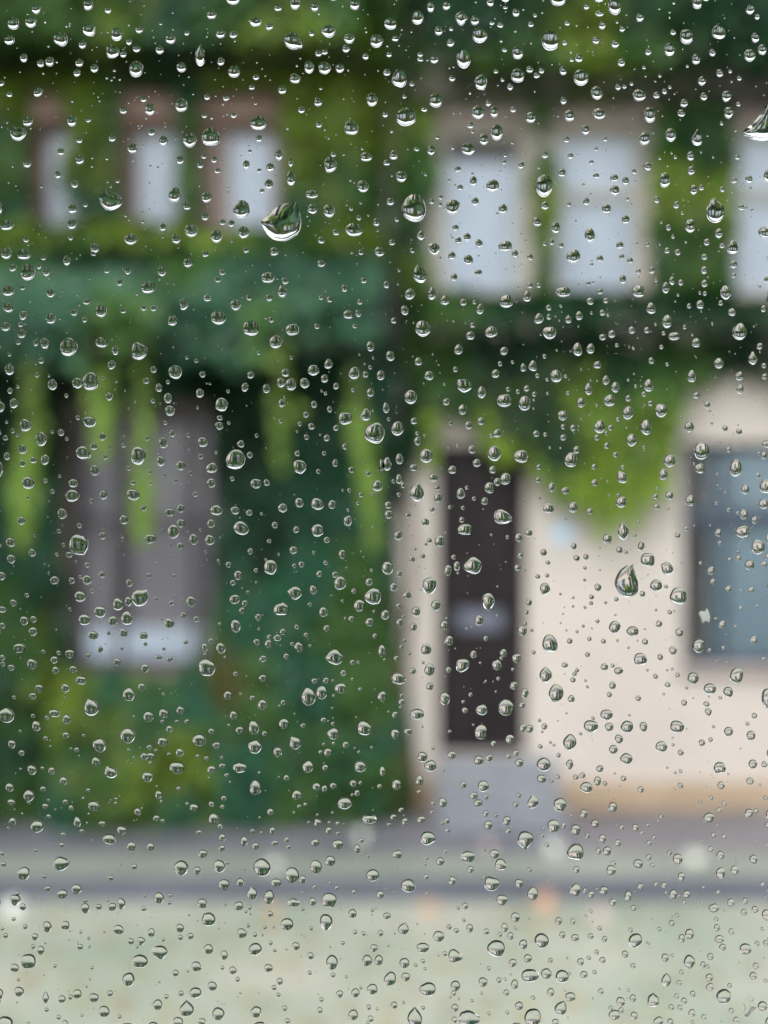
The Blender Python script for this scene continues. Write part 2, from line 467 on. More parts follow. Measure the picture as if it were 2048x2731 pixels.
# ------------------------------------------------------------------ leaves
LEAF = np.array([(0, 0), (-.30, -.10), (-.50, .30), (-.26, .52), (0, 1.0), (.26, .52), (.50, .30), (.30, -.10), (0, .36)])
LEAF_LIFT = np.array([0, .02, -.10, -.04, -.12, -.04, -.10, .02, .05])
LEAF_F = np.array([(8, i, (i+1) % 8) for i in range(8)])
def leaf_mesh(name, P, N, size, tint, mat, parent, droop=0.55):
    n = len(P)
    N = N / np.linalg.norm(N, axis=1, keepdims=True)
    t = np.tile(np.array([0., 0., -1.]), (n, 1)) + rng.normal(0, droop, (n, 3))
    t -= (t*N).sum(1, keepdims=True)*N
    t /= np.linalg.norm(t, axis=1, keepdims=True) + 1e-9
    s = np.cross(N, t)
    V = (P[:, None, :] + size[:, None, None]*(LEAF[None, :, 0:1]*s[:, None, :] + (LEAF[None, :, 1:2]-0.3)*t[:, None, :] + LEAF_LIFT[None, :, None]*N[:, None, :]))
    V = V.reshape(-1, 3)
    F = (LEAF_F[None] + 9*np.arange(n)[:, None, None]).reshape(-1)
    me = bpy.data.meshes.new(name)
    me.vertices.add(len(V)); me.vertices.foreach_set('co', V.astype(np.float32).ravel())
    me.loops.add(len(F)); me.loops.foreach_set('vertex_index', F.astype(np.int32))
    np_ = len(F)//3
    me.polygons.add(np_); me.polygons.foreach_set('loop_start', np.arange(0, 3*np_, 3, dtype=np.int32))
    me.update(calc_edges=True)
    a = me.attributes.new('tint', 'FLOAT_COLOR', 'POINT')
    C = np.ones((n, 9, 4), np.float32); C[:, :, :3] = tint[:, None, :]
    a.data.foreach_set('color', C.ravel())
    return link(name, me, mat, parent)

DEEP = np.array((0.009, 0.040, 0.015)); TEAL = np.array((0.020, 0.085, 0.045)); MID = np.array((0.045, 0.110, 0.022))  # the deep tone is darkened to put ivy shadows into leaf colour
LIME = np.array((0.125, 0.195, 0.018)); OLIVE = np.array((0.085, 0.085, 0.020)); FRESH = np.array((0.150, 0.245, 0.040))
def tints(x, z, a, b, c, seed, scale=0.9, jit=0.25):
    """leaf colours: patches of three tones, some with shade or sky sheen put in, every leaf a little different"""
    u = fbm(x, z, scale, seed)[:, None]; w = fbm(x, z, scale*0.8, seed+7)[:, None]
    s = np.clip((u-0.5)*5+0.5, 0, 1); t = np.clip((w-0.60)*6+0.5, 0, 1)
    colr = a*(1-s) + b*s
    colr = colr*(1-t) + c*t
    return np.clip(colr*(1 + rng.normal(0, jit, (len(x), 1))) * (1+rng.normal(0, 0.08, (len(x), 3))), 0.004, 0.4)

def climb(x0, x1, z0, z1, per_m2, depth, keep, seed, colours, size=(0.10, 0.16), yback=Y, tilt=0.45, updraft=0.35):
    """leaves over a wall area; depth(x, z) = how far the growth stands off the wall"""
    n = int((x1-x0)*(z1-z0)*per_m2)
    x = rng.uniform(x0, x1, n); z = rng.uniform(z0, z1, n)
    k = keep(x, z)
    x, z = x[k], z[k]
    n = len(x)
    d = depth(x, z); h = 0.06
    gx = (depth(x+h, z)-depth(x-h, z))/(2*h); gz = (depth(x, z+h)-depth(x, z-h))/(2*h)
    layer = rng.random(n)**1.6
    y = yback - np.maximum(0.03, d*(1-0.75*layer))
    N = np.stack([gx, -np.ones(n), gz + updraft], 1) + rng.normal(0, tilt, (n, 3))
    # colours come in patches; some calls put shade into them
    a, b_, c = colours
    return np.stack([x, y, z], 1), N, rng.uniform(*size, n), tints(x, z, a, b_, c, seed)

def merge(parts):
    return [np.concatenate([p[i] for p in parts]) for i in range(4)]

def windows_clear(ops, x, z, m=0.0, seed=3):
    """False where leaves would hang in an opening; the edge of the growth is ragged"""
    rag = 0.22*(fbm(x, z, 0.35, seed)-0.45)
    ok = np.ones(len(x), bool)
    for (a, c, d, e) in ops:
        inside = (x > a-0.05+m+rag) & (x < c+0.05-m-rag) & (z > d-0.02+rag*0.7) & (z < e+0.02-rag*0.3)
        ok &= ~inside
    return ok

# left house: storey above the canopy
LW = [(a, c, 5.56, 6.92) for a, c in LEFT_UP]
LW = [(-3.33, -2.97, 5.60, 6.92), (-2.46, -2.0, 5.60, 6.92), (-1.72, -1.0, 5.54, 6.92)] + [(a, c, 5.55, 6.9) for a, c in LEFT_FAR]
def dl(x, z):
    over = np.clip((z-7.02)/0.20, 0, 1)*0.42*np.clip((9.0-z)/1.2, 0.35, 1)
    ledge = 0.22*np.exp(-((z-5.42)/0.10)**2)
    side = np.clip((-0.02-x)/0.22, 0, 1)
    return (0.10 + over + ledge + 0.34*fbm(x, z, 0.75, 11))*(0.35+0.65*side)
def dl_low(x, z):
    return 0.08 + 0.22*fbm(x, z, 0.6, 14)
def keep_l(x, z):
    return windows_clear(LW, x, z) & ((x < -0.03) | (rng.random(len(x)) < 0.75))
def keep_low(x, z):
    w = [(-2.98, -1.60, 1.30, 4.0), (-6.6, -5.2, 1.4, 3.95), (-10.4, -9.0, 1.4, 3.95)]
    return windows_clear(w, x, z, seed=5) & (rng.random(len(x)) < 0.9)
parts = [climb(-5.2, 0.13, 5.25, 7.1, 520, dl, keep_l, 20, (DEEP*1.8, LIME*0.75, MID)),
         climb(-5.2, -0.05, 5.34, 5.62, 420, lambda x, z: dl(x, z)+0.10, lambda x, z: windows_clear(LW, x, z), 22, (LIME, LIME*1.1, MID)),
         climb(-5.2, 0.13, 7.1, 8.1, 520, dl, keep_l, 20, (TEAL, MID, LIME)),
         climb(-13.4, -5.2, 4.2, 8.1, 260, dl, keep_l, 20, (MID, TEAL, LIME), size=(0.13, 0.2)),
         climb(-4.6, 0.10, 0.2, 4.6, 420, dl_low, keep_low, 24, (DEEP, TEAL, TEAL)),  # shade under the canopy put into these deeper leaf tints
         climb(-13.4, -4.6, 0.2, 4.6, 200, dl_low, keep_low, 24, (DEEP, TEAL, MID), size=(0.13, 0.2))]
# growth lying on the sloping canopy and over its edge
def canopy(x0, x1, per, size=(0.10, 0.16)):
    n = int((x1-x0)*1.35*per)
    x = rng.uniform(x0, x1, n); s = rng.random(n)
    thick = 0.10 + 0.30*fbm(x, s*1.3, 0.55, 31)
    lay = rng.random(n)**1.5
    yy = (Y-1.05) + 1.02*s - thick*0.65*(1-lay)
    zz = 4.44 + 0.86*s + thick*0.75*(1-lay) - (s < 0.08)*rng.random(n)*0.32*(0.4+1.2*vnoise(x, x*0, 0.4, 33))
    gx = (fbm(x+.05, s*1.3, 0.55, 31)-fbm(x-.05, s*1.3, 0.55, 31))/0.1*0.3
    N = np.stack([-gx, -0.66+0*x, 0.75+0*x], 1) + rng.normal(0, 0.35, (n, 3))
    return np.stack([x, yy, zz], 1), N, rng.uniform(*size, n), tints(x, s*1.3, np.array((0.035, 0.105, 0.058)), np.array((0.070, 0.165, 0.100)), MID*1.3, 34)  # sky sheen on the upturned leaves put into these paler teal tints
parts += [canopy(-4.9, -0.05, 600), canopy(-8.3, -4.9, 300, (0.13, 0.2))]
iv = empty('ivy', (-4, Y-0.1, 0.13))
tag(iv, 'thick green ivy covering the house with the canopy', 'ivy', 'climbing ivy on the houses')
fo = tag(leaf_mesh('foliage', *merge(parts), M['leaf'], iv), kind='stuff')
for x, zt in ((-4.3, 7.9), (-3.1, 5.4), (-1.25, 5.3), (-0.45, 8.0), (-6.4, 7.5), (-8.9, 7.9)):
    pts = [(x+0.12*math.sin(3*z+x), Y-0.05-0.02*math.sin(5*z), z) for z in np.arange(0.14, zt, 0.35)]
    MB().tube(pts, list(np.linspace(0.035, 0.012, len(pts))), 6).build('stem', M['stem'], iv, smooth=True)
# long trailing shoots from the canopy's edge
def trailing(x, ztop, zend, width, lean, dens, y=Y-1.14, plant=None, colr=FRESH):
    L = ztop-zend
    n = int(dens*L)
    s = rng.random(n)**0.9
    w = width*(0.55+0.45*np.sin(np.pi*np.clip(s*1.05, 0, 1)))*np.where(s > 0.85, 0.7, 1)
    w = w*(0.35+1.2*vnoise(s*L, s*0+x, 0.22, 12))
    px = x + lean*s + rng.normal(0, 0.5, n)*w
    py = y + rng.normal(0, 0.06, n)
    P = np.stack([px, py, ztop - L*s], 1)
    N = np.stack([rng.normal(0, .5, n), -np.ones(n), 0.25+rng.normal(0, .4, n)], 1)
    tn = colr*(0.9+0.75*rng.random((n, 1)))*np.where(rng.random((n, 1)) > 0.2+1.6*s[:, None], 0.4, 1.0)   # shade from above put into colour: darkened up the shoot, fresh at its end
    o = tag(leaf_mesh('hanging_shoot', P, N, rng.uniform(0.07, 0.12, n), tn, M['leaf'], plant or iv, 0.3), kind='stuff')
    MB().tube([(x+lean*q+0.02*math.sin(9*q), y, ztop-L*q) for q in np.linspace(0, 1, 8)], list(np.linspace(0.008, 0.003, 8)), 5).build('shoot_stem', M['stem'], o)
for a in ((-3.02, 4.22, 2.66, 0.085, -0.10, 200), (-2.45, 4.18, 3.42, 0.09, 0.0, 150), (-2.08, 4.18, 2.70, 0.065, 0.0, 140),
          (-0.26, 4.20, 2.66, 0.06, 0.18, 170), (-0.93, 4.40, 3.3, 0.12, 0.05, 30), (-4.2, 4.4, 2.9, 0.16, 0.05, 110), (-5.3, 4.4, 2.6, 0.15, 0, 90)):
    trailing(*a)

# right house: upper storey and the ragged fringe above the ground floor
EDGE_X = np.array([0.0, 0.18, 0.30, 0.45, 0.75, 1.15, 1.35, 1.65, 2.05, 2.45, 2.65, 2.85, 3.2, 3.65, 4.3, 5.2, 6.0, 7.5, 9.0, 11.0, 13.5])
EDGE_Z = np.array([2.75, 2.95, 3.55, 3.85, 3.92, 3.85, 3.55, 3.42, 3.35, 3.40, 3.65, 4.20, 4.35, 4.25, 4.1, 3.6, 4.1, 3.9, 4.3, 3.8, 4.2])
RW = [(0.50, 1.36, 5.0, 6.78), (1.60, 2.47, 5.02, 6.78), (3.30, 4.15, 4.95, 6.78)] + [(a, c, 5.0, 6.75) for a, c in RIGHT_FAR]
def dr(x, z):
    over = np.clip((z-6.82)/0.16, 0, 1)*0.48*np.clip((9.2-z)/1.4, 0.35, 1)
    belly = 0.36*np.exp(-((z-4.75)/0.22)**2)
    side = np.clip((x-0.16)/0.25, 0, 1)
    return (0.09 + over + belly + 0.34*fbm(x, z, 0.8, 17))*(0.3+0.7*side)
def keep_r(x, z):
    edge = np.interp(x, EDGE_X, EDGE_Z) + 0.55*(fbm(x, x*0, 0.22, 9)-0.5) + 0.25*(rng.random(len(x))-0.6)
    return windows_clear(RW, x, z, seed=8) & (z > edge)
def dfringe(x, z):
    return 0.12 + 0.30*fbm(x, z, 0.4, 27)
def keep_fringe(x, z):
    edge = np.interp(x, EDGE_X, EDGE_Z) + 0.45*(fbm(x, x*0, 0.16, 28)-0.5)
    p = np.clip((z-edge+0.35)/0.5, 0, 1)*np.clip((4.45-z)/0.4, 0, 1)*np.exp(-((x-1.95)/0.75)**2)
    return rng.random(len(x)) < p
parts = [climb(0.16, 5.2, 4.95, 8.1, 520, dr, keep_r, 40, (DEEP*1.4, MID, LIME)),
         climb(0.16, 5.2, 2.5, 4.95, 520, dr, keep_r, 40, (DEEP, DEEP*1.3, MID)),  # shade below the windows painted by deeper leaf tints
         climb(5.2, 13.4, 2.5, 8.1, 260, dr, keep_r, 40, (DEEP, MID, LIME), size=(0.13, 0.2)),
         climb(0.5, 3.2, 2.5, 4.5, 520, dfringe, keep_fringe, 44, (MID*1.5, LIME*1.1, FRESH))]
ir = empty('ivy', (4, Y-0.1, 0.13))
tag(ir, 'dark green ivy with hanging fringe on the cream house', 'ivy', 'climbing ivy on the houses')
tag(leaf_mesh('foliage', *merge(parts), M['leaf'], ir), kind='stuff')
for x, z0_, zt in ((0.24, 0.14, 7.6), (2.64, 3.6, 7.4), (4.6, 0.42, 7.9), (7.3, 0.42, 7.6)):
    pts = [(x+0.05*math.sin(3*z+x), Y-0.06, z) for z in np.arange(z0_, zt, 0.35)]
    MB().tube(pts, list(np.linspace(0.03, 0.012, len(pts))), 6).build('stem', M['stem'], ir, smooth=True)

for x, ze, w_ in ((1.40, 3.28, .07), (1.55, 3.12, .08), (1.70, 3.0, .08), (1.86, 2.92, .09), (2.02, 2.72, .09), (2.17, 2.86, .08), (2.33, 2.80, .08),
                  (2.48, 3.02, .08), (2.60, 3.10, .07), (1.20, 3.50, .07), (0.95, 3.52, .07), (1.08, 3.42, .06), (0.42, 3.35, .07)):
    trailing(x, 4.0, ze, w_, 0.03, 70, Y-0.22, ir, LIME*1.3)

# shrubs standing on the pavement's edge against the overgrown house
def shrub(x0, x1, top, ymid, depth, label, colours, seed, per=900):
    cx = (x0+x1)/2
    e = empty('shrub', (cx, ymid, 0.13))
    tag(e, label, 'shrub')
    w = x1-x0
    n = int(w*(top-0.13)*per)
    x = rng.uniform(x0, x1, n); q = rng.random(n)
    u = (x-cx)/(w/2)
    prof = (top-0.13)*np.clip(1-np.abs(u)**5, 0, 1)**0.6*(0.80+0.42*(fbm(x, x*0, 0.5, seed)-0.35))
    z = 0.13 + prof*q
    bul = depth*np.sqrt(np.clip(1-np.clip(q*1.02-0.35, 0, 1)**2/0.45, 0.02, 1))*np.clip(1-np.abs(u)**6, 0.15, 1)*(0.55+0.8*fbm(x, z, 0.55, seed+3))
    lay = rng.random(n)**1.6
    y = ymid - bul*(1-0.8*lay)
    N = np.stack([0.6*u+rng.normal(0, .45, n), -np.ones(n), 0.15+1.1*q+rng.normal(0, .45, n)], 1)
    tag(leaf_mesh('foliage', np.stack([x, y, z], 1), N, rng.uniform(0.07, 0.12, n), tints(x, z, *colours, seed, 0.7), M['shrub'], e), kind='stuff')
    for i in range(5):
        bx = cx + (i-2)*w*0.16
        pts = [(bx+0.1*math.sin(i+3*s)*s + (i-2)*0.1*s, ymid-depth*0.35+0.02*i, 0.131+(top-0.13)*0.8*s) for s in np.linspace(0, 1, 6)]
        MB().tube(pts, list(np.linspace(0.03, 0.008, 6)), 6).build('stem', M['stem'], e, smooth=True)
shrub(-4.9, -2.95, 2.75, Y-0.12, 0.62, 'tall leafy shrub left of the overgrown house ground floor window', (MID, DEEP*1.3, LIME), 21)
shrub(-3.2, -1.30, 1.74, Y-0.20, 0.75, 'low bushy shrub under the overgrown house ground floor window', (TEAL*1.2, MID, LIME), 25)
shrub(-1.78, 0.24, 2.86, Y-0.12, 0.62, 'tall leafy shrub against the wall between window and cream house', (OLIVE, MID, TEAL*1.2), 29)
shrub(-6.9, -4.8, 1.9, Y-0.15, 0.65, 'broad shrub at the far end of the overgrown house', (MID, DEEP*1.3, LIME), 23, 500)

# fallen leaves lying on pavement, kerb and road
def fallen(x, y, z, size, tint, label, grp, tilt=0.9, spin=0.0):
    me = bpy.data.meshes.new('fallen_leaf')
    vs = []
    for (a, c), l in zip(LEAF, LEAF_LIFT):
        cc = c-0.3
        p = np.array((a, cc, 0.35*cc*cc + 0.25*abs(a)))*size
        ct, sn = math.cos(spin), math.sin(spin)
        p = np.array((p[0]*ct-p[1]*sn, p[0]*sn+p[1]*ct, p[2]))
        ca, sa = math.cos(tilt), math.sin(tilt)
        vs.append((p[0], p[1]*ca-p[2]*sa, p[1]*sa+p[2]*ca))
    lo = min(v[2] for v in vs)
    me.from_pydata([(v[0], v[1], v[2]-lo+0.002) for v in vs], [], [tuple(map(int, f)) for f in LEAF_F])
    a = me.attributes.new('tint', 'FLOAT_COLOR', 'POINT')
    a.data.foreach_set('color', [q for _ in range(9) for q in (*tint, 1)])
    o = link('fallen_leaf', me, M['dead'], None, (x, y, z))
    return tag(o, label, 'leaf', grp)
def ground_at(px, py, h):
    dist = 2869*(EYE-h)/(py-1106)
    return (px-829.5)/2869*dist, dist
PALE_GLINT = (0.62, 0.64, 0.56); ORANGE = (0.55, 0.33, 0.21); ROSE = (0.58, 0.42, 0.40)  # the pale tone puts the glint of wet leaves into their colour
for px, py, h, c, s, lab, g_ in (
    (1005, 1790, .13, PALE_GLINT, .15, 'curled fallen leaf with painted pale glint on the pavement', 'pale leaves on the pavement'),
    (1195, 1845, .13, PALE_GLINT, .14, 'curled fallen leaf with painted pale glint on the pavement', 'pale leaves on the pavement'),
    (780, 1815, .13, PALE_GLINT, .11, 'curled fallen leaf with painted pale glint on the pavement', 'pale leaves on the pavement'),
    (1055, 1838, .13, ROSE, .09, 'pinkish fallen leaf on the pavement below the doorsteps', None),
    (1500, 1868, .155, PALE_GLINT, .14, 'curled fallen leaf with painted pale glint on the granite kerb', 'pale leaves on the kerb'),
    (590, 1880, .155, PALE_GLINT, .10, 'curled fallen leaf with painted pale glint on the granite kerb', 'pale leaves on the kerb'),
    (1175, 1966, 0, ORANGE, .16, 'orange fallen leaf in the gutter against the kerb', 'orange leaves in the gutter'),
    (925, 1972, 0, ORANGE, .11, 'orange fallen leaf in the gutter against the kerb', 'orange leaves in the gutter'),
    (590, 1972, 0, ORANGE, .09, 'orange fallen leaf in the gutter against the kerb', 'orange leaves in the gutter'),
    (1295, 1990, 0, ROSE, .12, 'pinkish fallen leaf on the road near the kerb', None),
    (30, 1975, 0, (0.7, 0.7, 0.68), .15, 'large fallen leaf with painted whitish glint lying in the gutter', None),  # bright wet glint put into the leaf's near-white colour
    ):
    gx_, gy_ = ground_at(px, py, h)
    fallen(gx_, gy_, h, s, c, lab, g_, tilt=1.0, spin=px*0.7)
# leaf litter strewn thinly over the road
n = 700
lx = rng.uniform(-6, 6, n); ly = rng.uniform(4.0, 9.9, n)
lit = np.where(rng.random((n, 1)) < 0.5, np.array([[0.30, 0.19, 0.08]]), np.array([[0.36, 0.30, 0.12]]))*rng.uniform(0.6, 1.3, (n, 1))
lo_ = leaf_mesh('leaf_litter', np.stack([lx, ly, np.full(n, 0.010)], 1), np.stack([rng.normal(0, .06, n), rng.normal(0, .06, n), np.ones(n)], 1),
                rng.uniform(0.06, 0.12, n), lit, M['dead'], None, 3.0)
tag(lo_, 'thin scatter of wet brown leaf litter on the road', 'leaf litter', kind='stuff')

# ------------------------------------------------------------------ the room behind the glass and its window
YO, YI = PANE, PANE-0.004
WX0, WX1, WZ0, WZ1 = -0.62, 0.62, EYE-0.62, EYE+0.70
def rbox(name, *a): return slab(name, *a, M['room'])
rbox('wall_window_left', -1.8, WX0-0.05, 0.06, 0.30, 1.50, 4.30)
rbox('wall_window_right', WX1+0.05, 1.8, 0.06, 0.30, 1.50, 4.30)
rbox('wall_window_below', WX0-0.048, WX1+0.048, 0.06, 0.30, 1.50, WZ0-0.05)
rbox('wall_window_above', WX0-0.048, WX1+0.048, 0.06, 0.30, WZ1+0.05, 4.30)
rbox('wall_left', -2.0, -1.803, -3.4, 0.30, 1.50, 4.30)
rbox('wall_right', 1.803, 2.0, -3.4, 0.30, 1.50, 4.30)
rbox('wall_back', -1.8, 1.8, -3.4, -3.2, 1.50, 4.30)
rbox('room_floor', -2.0, 2.0, -3.4, 0.30, 1.30, 1.497)
rbox('room_ceiling', -2.0, 2.0, -3.4, 0.30, 4.303, 4.5)
rbox('outer_wall_below', -2.0, 2.0, 0.0, 0.298, -0.02, 1.297)
wn = empty('room_window', (0, PANE, WZ0-0.05))
tag(wn, 'closed window of clear glass covered with raindrops', 'window')
for nm, a in (('frame_side', (WX0-0.046, WX0+0.004, 0.15, 0.24, WZ0-0.046, WZ1+0.046)), ('frame_side', (WX1-0.004, WX1+0.046, 0.15, 0.24, WZ0-0.046, WZ1+0.046)),
              ('frame_rail', (WX0+0.006, WX1-0.006, 0.152, 0.238, WZ0-0.046, WZ0+0.004)), ('frame_rail', (WX0+0.006, WX1-0.006, 0.152, 0.238, WZ1-0.004, WZ1+0.046))):
    MB().box(*a, 0.005).build(nm, M['own_frame'], wn)
MB().box(WX0+0.005, WX1-0.005, YI, YO, WZ0+0.005, WZ1-0.005).build('glass_pane', M['glass'], wn)

